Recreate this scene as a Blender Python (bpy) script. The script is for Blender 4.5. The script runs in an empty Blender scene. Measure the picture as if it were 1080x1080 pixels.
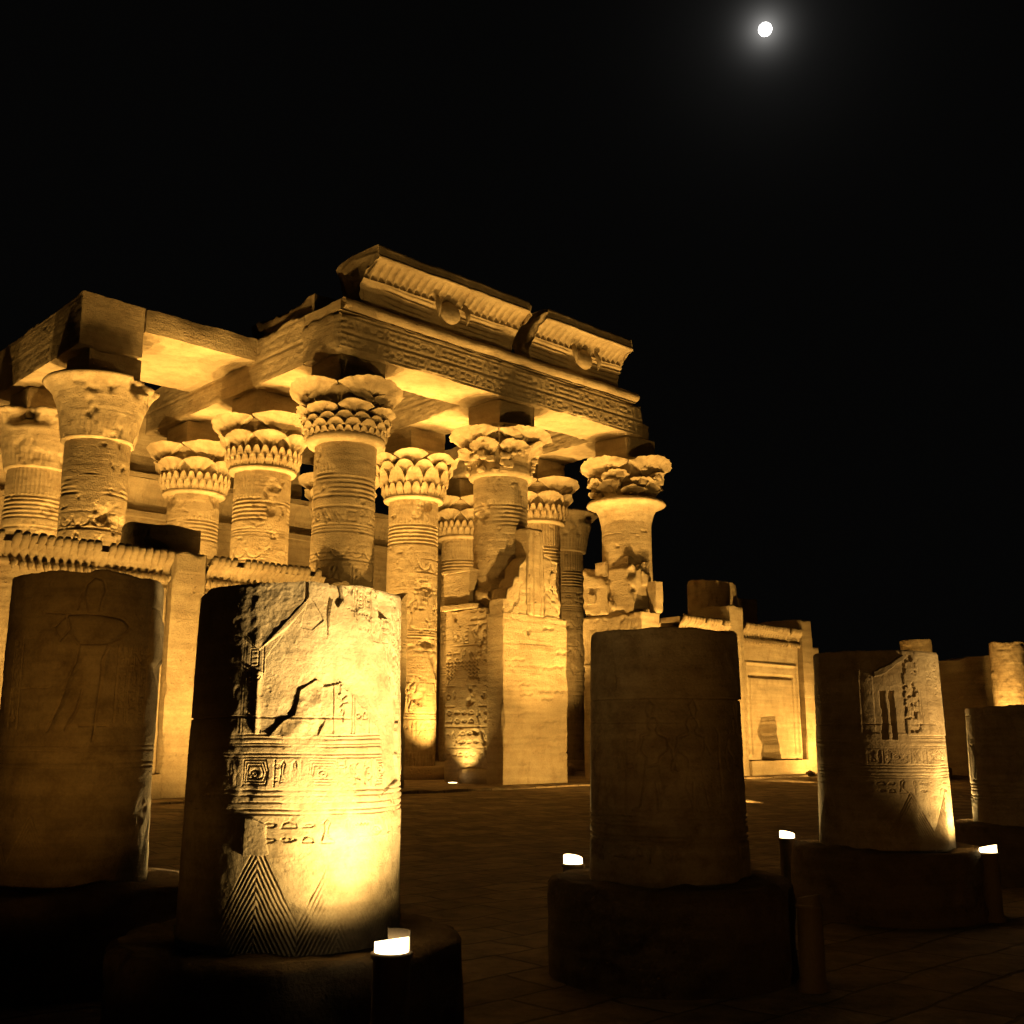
import bpy, math, random
import numpy as np
from mathutils import Vector, Matrix

# ------------------------------------------------------------------ camera, world, exposure
scn = bpy.context.scene
COL = scn.collection
EYE = 1.95
F_PX, W_PX = 1150.0, 1080.0
PITCH = math.atan(240.0 / F_PX)
cam = bpy.data.cameras.new('camera')
cam.sensor_width = 36.0
cam.lens = 36.0 * F_PX / W_PX
cam.clip_end = 6000
cam_o = bpy.data.objects.new('camera', cam)
cam_o.location = (0, 0, EYE)
cam_o.rotation_euler = (math.pi / 2 + PITCH, 0, 0)
COL.objects.link(cam_o)
scn.camera = cam_o
scn.view_settings.view_transform = 'Standard'
scn.view_settings.look = 'None'
scn.view_settings.exposure = 0.48
scn.view_settings.gamma = 1.0
scn.cycles.use_denoising = True
scn.cycles.max_bounces = 6
scn.cycles.sample_clamp_indirect = 6.0
scn.cycles.use_light_tree = True

def pix_dir(x, y):
    a = (x - 540) / F_PX; b = (540 - y) / F_PX
    v = Vector((a, math.cos(PITCH) - b * math.sin(PITCH), math.sin(PITCH) + b * math.cos(PITCH)))
    return v.normalized()
MOON = Vector((0.1989, 0.8415, 0.5024)).normalized()
MOON = pix_dir(807, 31)

world = bpy.data.worlds.new('World'); scn.world = world
world.use_nodes = True
nt = world.node_tree; nt.nodes.clear()
n_out = nt.nodes.new('ShaderNodeOutputWorld')
sky = nt.nodes.new('ShaderNodeTexSky'); sky.sky_type = 'NISHITA'; sky.sun_disc = False
sky.sun_elevation = math.radians(-9); sky.sun_rotation = math.radians(200)
bg = nt.nodes.new('ShaderNodeBackground'); bg.inputs['Strength'].default_value = 0.05
nt.links.new(sky.outputs[0], bg.inputs[0])
# thin night air lit by the moon: glow falls off with the angle from the moon
tc = nt.nodes.new('ShaderNodeTexCoord')
dot = nt.nodes.new('ShaderNodeVectorMath'); dot.operation = 'DOT_PRODUCT'
dot.inputs[1].default_value = MOON
nt.links.new(tc.outputs['Generated'], dot.inputs[0])
ac = nt.nodes.new('ShaderNodeMath'); ac.operation = 'ARCCOSINE'
nt.links.new(dot.outputs['Value'], ac.inputs[0])
def glow_term(amp, width):
    d = nt.nodes.new('ShaderNodeMath'); d.operation = 'DIVIDE'; d.inputs[1].default_value = -width
    nt.links.new(ac.outputs[0], d.inputs[0])
    e = nt.nodes.new('ShaderNodeMath'); e.operation = 'EXPONENT'; nt.links.new(d.outputs[0], e.inputs[0])
    m = nt.nodes.new('ShaderNodeMath'); m.operation = 'MULTIPLY'; m.inputs[1].default_value = amp
    nt.links.new(e.outputs[0], m.inputs[0]); return m
g1 = glow_term(0.36, 0.0078); g2 = glow_term(0.010, 0.042)
ga = nt.nodes.new('ShaderNodeMath'); ga.operation = 'ADD'
nt.links.new(g1.outputs[0], ga.inputs[0]); nt.links.new(g2.outputs[0], ga.inputs[1])
gb = nt.nodes.new('ShaderNodeMath'); gb.operation = 'ADD'; gb.inputs[1].default_value = 0.0010
nt.links.new(ga.outputs[0], gb.inputs[0])
bg2 = nt.nodes.new('ShaderNodeBackground'); bg2.inputs['Color'].default_value = (1, 0.97, 0.92, 1)
nt.links.new(gb.outputs[0], bg2.inputs['Strength'])
add = nt.nodes.new('ShaderNodeAddShader')
nt.links.new(bg.outputs[0], add.inputs[0]); nt.links.new(bg2.outputs[0], add.inputs[1])
nt.links.new(add.outputs[0], n_out.inputs['Surface'])

sun = bpy.data.lights.new('moonlight', 'SUN'); sun.energy = 0.004; sun.angle = math.radians(0.5)
sun.color = (0.85, 0.92, 1.0)
sun_o = bpy.data.objects.new('moonlight', sun); COL.objects.link(sun_o)
sun_o.rotation_euler = (-MOON).to_track_quat('-Z', 'Y').to_euler()

# ------------------------------------------------------------------ temple frame: u along the facade, w inward, z up
AZ = math.radians(46.5)
UX = Vector((math.sin(AZ), math.cos(AZ), 0)); NX = Vector((-math.cos(AZ), math.sin(AZ), 0))
CC = Vector((-0.35, 40.0, 0)); ROT = math.pi / 2 - AZ
FLOOR = 0.45
def P(u, w, z=0.0):
    v = CC + UX * u + NX * w; v.z = z; return v

# ------------------------------------------------------------------ spot lights; floods and court lights stand in for unseen lamps, without housings
AMBER = (1.0, 0.532, 0.112)
def spot(name, loc, target, watts, deg=90, blend=0.6, size=0.10, color=AMBER):
    l = bpy.data.lights.new(name, 'SPOT'); l.energy = watts; l.spot_size = math.radians(deg)
    l.spot_blend = blend; l.shadow_soft_size = size; l.color = color
    o = bpy.data.objects.new(name, l); COL.objects.link(o); o.location = loc
    o.rotation_euler = (Vector(target) - Vector(loc)).to_track_quat('-Z', 'Y').to_euler()
    return o
def tspot(u, w, z, tu, tw, tz, watts, deg=100, blend=1.0, size=0.12):
    return spot('flood_light', P(u, w, z), P(tu, tw, tz), watts, deg, blend, size)
LIT = [
    # on the terrace in front of the facade, one below each column and weaker ones in the bays
    (-16.5, -6.5, 0.6, -16.0, 0, 6, 2600, 105), (-11.2, -6.5, 0.6, -11.4, 0, 5.2, 3000, 96), (-14.5, -4.5, 0.6, -8.0, -.3, 17, 1700, 30),
    (-3.7, -4.3, 0.6, -3.7, -.6, 14, 5200, 80),
    (0.1, -4.9, 0.6, 0.1, -.5, 13, 3600, 75), (3.5, -4.3, 0.6, 3.5, -.6, 14, 5600, 80), (7.3, -5.2, 0.6, 7.3, -.5, 11, 4600, 90),
    (11.0, -6.5, 0.6, 11.0, 0, 5.5, 2700, 120), (18.0, -4.6, 0.6, 15.6, -.6, 3.4, 2300, 120),
    (1.0, -11.0, 0.4, 0.3, -1.6, 2.6, 4300, 62),
    # added weak fill on the facade from across the court
    (-4.0, -17.5, 0.4, -2, 0, 13, 2600, 80),
    # among the columns
    (-13.3, 2.2, 0.7, -13.3, 4.6, 14, 6800, 105), (-10.2, 2.4, 0.7, -10.2, 4.5, 14, 6600, 105), (-7.2, 2.6, 0.7, -7.2, 4.6, 13, 4400, 100),
    (-3.6, 2.6, 0.7, -3.6, 3.5, 14, 8200, 84), (3.5, 2.6, 0.7, 3.5, 3.5, 14, 8200, 84), (-0.1, 2.7, 0.7, -0.1, 4.6, 13, 4200, 100),
    (-16.6, 4.5, 0.7, -14.5, 7, 14, 5200, 100),
    (-10.2, 7.7, 0.7, -10.2, 9.0, 14, 5200, 100), (-3.6, 7.7, 0.7, -3.6, 9.0, 14, 5200, 100), (3.5, 7.7, 0.7, 3.5, 9.0, 14, 5200, 100),
    (-17.2, 10.5, 0.7, -14.6, 12.0, 15, 3200, 80),
    (10.0, 5.5, 0.7, 11.0, 9.0, 12, 2500, 85),
    # the court wall on the right
    (21.0, -14.0, 0.4, 24.2, -13.6, 3.5, 1500, 80),
]
for a in LIT:
    tspot(*a)
# other court lamps, standing outside the picture, that reach the near sides of the stumps
spot('unseen_court_light', (-.6, 1.2, 0.3), (-4.0, 9.3, 2.3), 480, 22, 1.0, 0.25, (1, .44, .06))
spot('unseen_court_light', (-1.2, 1.0, 0.3), (0.9, 9.6, 3.1), 120, 27, 1.0, 0.25, (1, .44, .06))
spot('unseen_court_light', (2.2, -4.0, 0.5), (5.8, 14.0, 3.0), 270, 40, 1.0, 0.3, (1, .44, .06))

spot('unseen_court_light', (2.1, 5.0, 0.2), (-1.25, 7.2, 2.45), 3400, 33, 1.0, 0.10, (1, .66, .23))  # added source that lifts the upper hero stump beyond its own bollard
spot('unseen_court_light', (7.5, 10.7, 0.3), (4.6, 13.3, 2.2), 1050, 34, 1.0, 0.10, (1, .60, .19))  # added likewise to brighten the right stump above its bollard lamp
spot('unseen_court_light', (-6.5, 3.0, 0.3), (-1.8, 7.2, 2.0), 14, 30, 1.0, 0.3, (1, .45, .06))  # added faint fill for the hero stump's dark left side

# ------------------------------------------------------------------ helpers: noise
_rng = np.random.default_rng(11)
_TAB = _rng.random(65536)
def vnoise(p):
    p = np.asarray(p, float); i = np.floor(p).astype(np.int64); f = p - i; f = f * f * (3 - 2 * f)
    def h(a, b, c):
        k = (a * 73856093) ^ (b * 19349663) ^ (c * 83492791)
        k = (k ^ (k >> 13)) * 1274126177
        return _TAB[(k ^ (k >> 16)) & 65535]
    x, y, z = i[..., 0], i[..., 1], i[..., 2]; fx, fy, fz = f[..., 0], f[..., 1], f[..., 2]
    def lx(b, c): return h(x, y + b, z + c) * (1 - fx) + h(x + 1, y + b, z + c) * fx
    a = lx(0, 0) * (1 - fy) + lx(1, 0) * fy; b = lx(0, 1) * (1 - fy) + lx(1, 1) * fy
    return (a * (1 - fz) + b * fz) * 2 - 1
def fbm(p, s, o=4, g=0.5):
    p = np.asarray(p, float) * s; r = 0; a = 1.0; t = 0
    for k in range(o):
        r = r + a * vnoise(p + 17.3 * k); t += a; a *= g; p = p * 2.03
    return r / t
def vec3(x, y, z):
    return np.stack(np.broadcast_arrays(x, y, z), -1)

# ------------------------------------------------------------------ helpers: meshes
class MB:
    def __init__(s): s.v = []; s.f = []; s.n = 0
    def add(s, v, f):
        v = np.asarray(v, float).reshape(-1, 3); f = np.asarray(f, np.int64).reshape(-1, 4)
        s.v.append(v); s.f.append(f + s.n); s.n += len(v)
    def grid(s, g, wrap=False, flip=False):
        m, n = g.shape[:2]; idx = np.arange(m * n).reshape(m, n)
        if wrap: idx = np.concatenate([idx, idx[:, :1]], 1)
        a, b, c, d = idx[:-1, :-1], idx[:-1, 1:], idx[1:, 1:], idx[1:, :-1]
        f = np.stack([a, d, c, b] if flip else [a, b, c, d], -1).reshape(-1, 4)
        s.add(g.reshape(-1, 3), f)
    def build(s, name, mat, parent=None, smooth=True, loc=None, rz=0.0):
        v = np.concatenate(s.v); f = np.concatenate(s.f)
        me = bpy.data.meshes.new(name)
        me.vertices.add(len(v)); me.vertices.foreach_set('co', v.astype(np.float32).ravel())
        me.loops.add(f.size); me.loops.foreach_set('vertex_index', f.astype(np.int32).ravel())
        me.polygons.add(len(f)); me.polygons.foreach_set('loop_start', np.arange(0, f.size, 4, dtype=np.int32))
        me.polygons.foreach_set('loop_total', np.full(len(f), 4, np.int32))
        me.polygons.foreach_set('use_smooth', np.full(len(f), smooth, bool))
        me.update(calc_edges=True); me.validate()
        me.materials.append(mat)
        o = bpy.data.objects.new(name, me); COL.objects.link(o)
        if parent: o.parent = parent
        if loc is not None: o.location = loc
        o.rotation_euler = (0, 0, rz)
        return o

def thing(name, label, cat, loc=(0, 0, 0), rz=0.0, group=None):
    o = bpy.data.objects.new(name, None); COL.objects.link(o); o.location = loc; o.rotation_euler = (0, 0, rz)
    o.empty_display_size = 0.3
    return tag(o, label, cat, group)
def tag(o, label, cat, group=None):
    o['label'] = label; o['category'] = cat; o['kind'] = 'thing'
    if group: o['group'] = group
    return o
def structure(o):
    o['kind'] = 'structure'; return o

def erode(v, amp, seed=0.0, s=1.3):
    q = v + seed
    d = np.stack([fbm(q, s, 4), fbm(q + 51.7, s, 4), fbm(q + 99.1, s, 4)], -1)
    return v + d * amp

def rough_box(mb, x0, x1, y0, y1, z0, z1, step=0.25, amp=0.02, chip=0.12, seed=0.0, relief=None, rstep=None, prof=None, faces='xXyYzZ'):
    """box with worn faces and chipped edges; relief(x, z) carves the -y face; prof(v) may reshape the result"""
    c = np.array([(x0 + x1) / 2, (y0 + y1) / 2, (z0 + z1) / 2]); h = np.array([(x1 - x0) / 2, (y1 - y0) / 2, (z1 - z0) / 2])
    lo = c - h
    for fc in faces:
        ax = 'xyz'.index(fc.lower()); hi = fc.isupper(); a, b = [k for k in range(3) if k != ax]
        st = rstep if (fc == 'y' and rstep) else step
        na = max(2, int(math.ceil(2 * h[a] / st)) + 1); nb = max(2, int(math.ceil(2 * h[b] / st)) + 1)
        A, B = np.meshgrid(np.linspace(lo[a], lo[a] + 2 * h[a], na), np.linspace(lo[b], lo[b] + 2 * h[b], nb), indexing='ij')
        v = np.zeros(A.shape + (3,)); v[..., a] = A; v[..., b] = B; v[..., ax] = lo[ax] + (2 * h[ax] if hi else 0)
        q = h - np.abs(v - c); e = np.sort(q, -1)[..., 1]
        r = chip * np.clip(0.35 + 1.3 * fbm(v + seed, 1.1, 4) + 0.5 * fbm(v + seed + 7, 5.0, 2), 0.04, 1.6)
        am = np.maximum(0, r - e) * 0.62
        sg = np.sign(v - c)
        near = (q < r[..., None])
        out = v - sg * near * am[..., None]
        nz = fbm(v + seed + 3, 0.8, 5) * amp
        out[..., ax] += nz * (1 if hi else -1) * np.clip(e / 0.1, 0, 1)
        if relief is not None and fc == 'y':
            out[..., 1] -= relief(v[..., 0], v[..., 2])
        if prof is not None: out = prof(out)
        flip = (hi == (ax == 1))
        mb.grid(out, flip=not flip)

def lathe(mb, prof, n=96, relief=None, amp=0.0, seed=0.0, s=1.2, cap=True, a0=0.0, thetas=None, cx=0.0, cy=0.0):
    """prof: list of (r, z); relief(theta, z) -> outward offset"""
    pr = np.asarray(prof, float)
    th = np.linspace(0, 2 * math.pi, n, endpoint=False) + a0 if thetas is None else thetas
    T, K = np.meshgrid(th, np.arange(len(pr))); R = pr[K, 0]; Z = pr[K, 1]
    if relief is not None: R = R + relief(T, Z)
    v = vec3(R * np.cos(T) + cx, R * np.sin(T) + cy, Z)
    if amp:
        nn = fbm(v + seed, s, 5) * amp
        k = 1 + nn / np.maximum(R, 0.05)
        v[..., 0] = (v[..., 0] - cx) * k + cx; v[..., 1] = (v[..., 1] - cy) * k + cy
    mb.grid(v, wrap=True)
    if cap:
        for row, flip in ((v[0], True), (v[-1], False)):
            ce = row.mean(0); rings = np.stack([row + (ce - row) * t for t in (0, 0.25, 0.55, 0.999)])
            if amp: rings[1:, :, 2] += (fbm(rings[1:] + seed, 2.0, 4) * amp * 2)
            mb.grid(rings, wrap=True, flip=flip)

# ------------------------------------------------------------------ carved relief canvas
GL = [
 [[(.1,.5),(.3,.68),(.6,.68),(.9,.5),(.6,.36),(.3,.36),(.1,.5)],[(.42,.5),(.5,.6),(.58,.5),(.5,.42),(.42,.5)]],            # eye
 [[(0,.4),(.15,.6),(.3,.4),(.45,.6),(.6,.4),(.75,.6),(.9,.4),(1,.55)]],                                                     # water
 [[(.12,.75),(.3,.88),(.42,.72),(.6,.55),(.95,.2),(.6,.3),(.4,.3),(.28,.5),(.12,.75)],[(.45,.3),(.45,.02),(.62,.02)],[(.55,.3),(.57,.02)]],  # bird
 [[(.5,0),(.5,.5)],[(.2,.5),(.8,.5)],[(.5,.5),(.33,.72),(.36,.92),(.5,1),(.64,.92),(.67,.72),(.5,.5)]],                      # ankh
 [[(.5,0),(.5,.45),(.34,.75),(.5,1),(.62,.75),(.5,.45)]],                                                                    # reed
 [[(.5,.2),(.75,.3),(.82,.5),(.75,.7),(.5,.8),(.25,.7),(.18,.5),(.25,.3),(.5,.2)],[(.46,.5),(.54,.5)]],                      # sun
 [[(.1,.15),(.1,.85),(.9,.85),(.9,.15),(.6,.15)],[(.1,.15),(.35,.15)]],                                                      # house
 [[(.05,.3),(.2,.45),(.4,.3),(.6,.42),(.8,.3),(.95,.35)],[(.8,.3),(.85,.6),(.95,.65)]],                                      # viper
 [[(.1,.3),(.2,.62),(.5,.78),(.8,.62),(.9,.3),(.1,.3)]],                                                                     # loaf
 [[(.3,0),(.3,.6),(.4,.9),(.6,1),(.7,.85),(.55,.6),(.3,.55)]],                                                               # feather
 [[(.05,.35),(.75,.35),(.95,.5),(.75,.6),(.2,.55)]],                                                                         # arm
 [[(.05,.5),(.3,.65),(.7,.65),(.95,.5),(.7,.35),(.3,.35),(.05,.5)]],                                                         # mouth
 [[(.5,0),(.35,.5),(.2,.55),(.35,.6),(.4,.75),(.38,.9),(.5,1),(.62,.9),(.6,.75),(.65,.6),(.8,.5),(.62,.45),(.66,.05)],[(.5,0),(.5,.3)]],  # person
 [[(.2,0),(.2,1),(.8,1),(.8,0),(.2,0)],[(.35,.2),(.65,.2)],[(.35,.5),(.65,.5)],[(.35,.8),(.65,.8)]],                        # cartouche
 [[(.3,0),(.5,.3),(.4,.6),(.6,.9),(.8,1)],[(.4,.6),(.15,.8)],[(.5,.3),(.85,.4)]],                                            # plant
 [[(.15,.1),(.3,.5),(.25,.8),(.45,1),(.6,.85),(.5,.7),(.45,.4),(.9,.1),(.15,.1)]],                                           # seated
]
class Canvas:
    def __init__(s, w, h, res):
        s.w, s.h, s.r = w, h, res
        s.nx, s.ny = int(w / res) + 2, int(h / res) + 2
        s.H = np.zeros((s.ny, s.nx))
    def _win(s, x0, x1, y0, y1):
        i0 = max(0, int(x0 / s.r)); i1 = min(s.nx, int(x1 / s.r) + 2); j0 = max(0, int(y0 / s.r)); j1 = min(s.ny, int(y1 / s.r) + 2)
        if i1 <= i0 or j1 <= j0: return None
        X, Y = np.meshgrid(np.arange(i0, i1) * s.r, np.arange(j0, j1) * s.r); return slice(j0, j1), slice(i0, i1), X, Y
    def stroke(s, pts, lw, d):
        for (xa, ya), (xb, yb) in zip(pts[:-1], pts[1:]):
            k = s._win(min(xa, xb) - lw, max(xa, xb) + lw, min(ya, yb) - lw, max(ya, yb) + lw)
            if k is None: continue
            sj, si, X, Y = k; dx, dy = xb - xa, yb - ya; L = dx * dx + dy * dy + 1e-12
            t = np.clip(((X - xa) * dx + (Y - ya) * dy) / L, 0, 1)
            dist = np.hypot(X - xa - t * dx, Y - ya - t * dy) / lw
            v = d * np.clip(1 - dist * dist, 0, 1); sub = s.H[sj, si]
            s.H[sj, si] = np.where(np.abs(v) > np.abs(sub), v, sub) if True else sub
    def glyph(s, k, x, y, sx, sy, lw, d, flip=False):
        for st in GL[k % len(GL)]:
            s.stroke([(x + (1 - a if flip else a) * sx, y + b * sy) for a, b in st], lw, d)
    def row(s, x0, x1, y0, hh, lw, d, rnd, gap=0.12):
        x = x0
        while x < x1 - hh * 0.3:
            if rnd.random() < 0.5:
                w = hh * rnd.uniform(.5, .8); s.glyph(rnd.randrange(16), x, y0, w, hh * rnd.uniform(.85, 1), lw, d)
            else:
                w = hh * rnd.uniform(.45, .7)
                s.glyph(rnd.choice([0, 1, 5, 7, 8, 10, 11]), x, y0 + hh * .52, w, hh * .45, lw, d)
                s.glyph(rnd.choice([0, 1, 5, 7, 8, 10, 11]), x, y0, w, hh * .45, lw, d)
            x += w + hh * gap
    def column(s, x0, ww, y0, y1, lw, d, rnd):
        s.stroke([(x0, y0), (x0, y1)], lw, d); s.stroke([(x0 + ww, y0), (x0 + ww, y1)], lw, d); y = y1
        while y > y0 + ww * .4:
            hh = ww * rnd.uniform(.5, 1.0)
            if y - hh < y0: break
            if rnd.random() < .5: s.glyph(rnd.randrange(16), x0 + ww * .15, y - hh, ww * .7, hh * .88, lw, d)
            else:
                s.glyph(rnd.randrange(16), x0 + ww * .1, y - hh, ww * .36, hh * .88, lw, d); s.glyph(rnd.randrange(16), x0 + ww * .54, y - hh, ww * .36, hh * .88, lw, d)
            y -= hh
    def hline(s, y, lw, d, x0=None, x1=None):
        s.stroke([(0 if x0 is None else x0, y), (s.w if x1 is None else x1, y)], lw, d)
    def figure(s, x, y, h, lw, d, flip=1):
        """standing figure in profile, arm forward with a staff, as carved all over the walls"""
        f = lambda pts: [(x + flip * a * h, y + b * h) for a, b in pts]
        s.stroke(f([(-.13,0),(-.03,.03),(-.10,.25),(-.06,.48),(-.07,.55),(-.16,.62),(-.17,.76),(-.05,.80),(-.03,.84),(-.06,.90),(-.03,.97),(.03,.98),(.06,.93),(.07,.88),(.03,.84),(.05,.80),(.15,.78),(.13,.62),(.07,.55),(.09,.45),(.10,.3),(.16,.03),(.24,0),(.05,0)]), lw, d)
        s.stroke(f([(.13,.74),(.2,.6),(.33,.66)]), lw, d); s.stroke(f([(.33,.02),(.33,.8),(.30,.86)]), lw, d)
        s.stroke(f([(-.16,.74),(-.22,.55),(-.19,.42)]), lw, d); s.stroke(f([(-.06,.48),(.09,.45)]), lw, d)
        s.stroke(f([(.02,.98),(-.02,1.1),(.04,1.16),(.08,1.05),(.05,.98)]), lw, d); s.stroke(f([(-.02,.3),(-.04,.0)]), lw, d)
    def sample(s, x, y):
        x = np.clip(np.asarray(x) / s.r, 0, s.nx - 1.001); y = np.clip(np.asarray(y) / s.r, 0, s.ny - 1.001)
        i = x.astype(int); j = y.astype(int); fx = x - i; fy = y - j; H = s.H
        return H[j, i] * (1 - fx) * (1 - fy) + H[j, i + 1] * fx * (1 - fy) + H[j + 1, i] * (1 - fx) * fy + H[j + 1, i + 1] * fx * fy

def patch(S, Z, poly):
    """signed inside test, vectorised"""
    ins = np.zeros(S.shape, bool); n = len(poly); j = n - 1
    for i in range(n):
        xi, yi = poly[i]; xj, yj = poly[j]
        c = ((yi > Z) != (yj > Z)) & (S < (xj - xi) * (Z - yi) / (yj - yi + 1e-12) + xi); ins ^= c; j = i
    return ins

# ------------------------------------------------------------------ materials
def stone_mat(name, c0, c1, c2, scale=1.0, bump=0.35, pits=True, rough=0.9, course=0.0):
    m = bpy.data.materials.new(name); m.use_nodes = True; t = m.node_tree; N = t.nodes; Lk = t.links
    b = N['Principled BSDF']; b.inputs['Roughness'].default_value = rough
    b.inputs['Specular IOR Level'].default_value = 0.15
    co = N.new('ShaderNodeNewGeometry').outputs['Position']
    def noise(s, det, r=0.6):
        n = N.new('ShaderNodeTexNoise'); n.inputs['Scale'].default_value = s * scale; n.inputs['Detail'].default_value = det
        n.inputs['Roughness'].default_value = r; Lk.new(co, n.inputs['Vector']); return n.outputs['Fac']
    big = noise(0.55, 5); mid = noise(3.1, 6, 0.65); fine = noise(28, 5, 0.7)
    r1 = N.new('ShaderNodeValToRGB'); e = r1.color_ramp.elements
    e[0].position = .34; e[0].color = (*c0, 1); e[1].position = .66; e[1].color = (*c1, 1); Lk.new(big, r1.inputs[0])
    r2 = N.new('ShaderNodeValToRGB'); e = r2.color_ramp.elements
    e[0].position = .45; e[0].color = (0, 0, 0, 1); e[1].position = .72; e[1].color = (1, 1, 1, 1); Lk.new(mid, r2.inputs[0])
    mx = N.new('ShaderNodeMix'); mx.data_type = 'RGBA'; Lk.new(r2.outputs[0], mx.inputs[0]); Lk.new(r1.outputs[0], mx.inputs[6]); mx.inputs[7].default_value = (*c2, 1)
    # wind-worn bedding streaks
    mp = N.new('ShaderNodeMapping'); mp.inputs['Scale'].default_value = (0.7 * scale, 0.7 * scale, 9 * scale); Lk.new(co, mp.inputs[0])
    st = N.new('ShaderNodeTexNoise'); st.inputs['Scale'].default_value = 1.0; st.inputs['Detail'].default_value = 5; Lk.new(mp.outputs[0], st.inputs['Vector'])
    mm = N.new('ShaderNodeMapRange'); mm.inputs[1].default_value = .3; mm.inputs[2].default_value = .7; mm.inputs[3].default_value = .82; mm.inputs[4].default_value = 1.12; Lk.new(st.outputs['Fac'], mm.inputs[0])
    mf = N.new('ShaderNodeMapRange'); mf.inputs[1].default_value = .3; mf.inputs[2].default_value = .7; mf.inputs[3].default_value = .85; mf.inputs[4].default_value = 1.1; Lk.new(fine, mf.inputs[0])
    mu = N.new('ShaderNodeMath'); mu.operation = 'MULTIPLY'; Lk.new(mm.outputs[0], mu.inputs[0]); Lk.new(mf.outputs[0], mu.inputs[1])
    sc = N.new('ShaderNodeVectorMath'); sc.operation = 'SCALE'; Lk.new(mx.outputs[2], sc.inputs[0]); Lk.new(mu.outputs[0], sc.inputs['Scale'])
    Lk.new(sc.outputs[0], b.inputs['Base Color'])
    # height: grain + pits + streaks
    hsum = N.new('ShaderNodeMath'); hsum.operation = 'MULTIPLY_ADD'; Lk.new(st.outputs['Fac'], hsum.inputs[0]); hsum.inputs[1].default_value = .8; Lk.new(fine, hsum.inputs[2])
    h2 = N.new('ShaderNodeMath'); h2.operation = 'MULTIPLY_ADD'; Lk.new(mid, h2.inputs[0]); h2.inputs[1].default_value = 1.6; Lk.new(hsum.outputs[0], h2.inputs[2]); hh = h2.outputs[0]
    if pits:
        vo = N.new('ShaderNodeTexVoronoi'); vo.inputs['Scale'].default_value = 9 * scale; Lk.new(co, vo.inputs['Vector'])
        pr = N.new('ShaderNodeMapRange'); pr.inputs[1].default_value = .05; pr.inputs[2].default_value = .22; pr.inputs[3].default_value = -1.3; pr.inputs[4].default_value = 0; Lk.new(vo.outputs['Distance'], pr.inputs[0])
        pm = N.new('ShaderNodeMath'); pm.operation = 'MULTIPLY_ADD'; Lk.new(pr.outputs[0], pm.inputs[0]); Lk.new(r2.outputs[0], pm.inputs[1]); Lk.new(hh, pm.inputs[2]); hh = pm.outputs[0]
    bp = N.new('ShaderNodeBump'); bp.inputs['Strength'].default_value = bump; bp.inputs['Distance'].default_value = 0.03 / scale
    Lk.new(hh, bp.inputs['Height']); Lk.new(bp.outputs[0], b.inputs['Normal'])
    return m
M_TEMPLE = stone_mat('temple_sandstone', (.36, .295, .205), (.47, .40, .29), (.33, .26, .175), 0.6, 0.85)
M_CARVED = stone_mat('carved_sandstone', (.36, .295, .205), (.48, .405, .295), (.31, .245, .165), 0.8, 0.8)
M_STUMP = stone_mat('court_sandstone', (.28, .22, .15), (.46, .385, .28), (.22, .17, .11), 1.6, 0.6)
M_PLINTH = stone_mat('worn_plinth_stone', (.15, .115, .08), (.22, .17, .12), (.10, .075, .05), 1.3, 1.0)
M_BROKEN = stone_mat('broken_stone', (.30, .24, .17), (.38, .31, .22), (.22, .17, .11), 0.9, 0.8)

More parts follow.
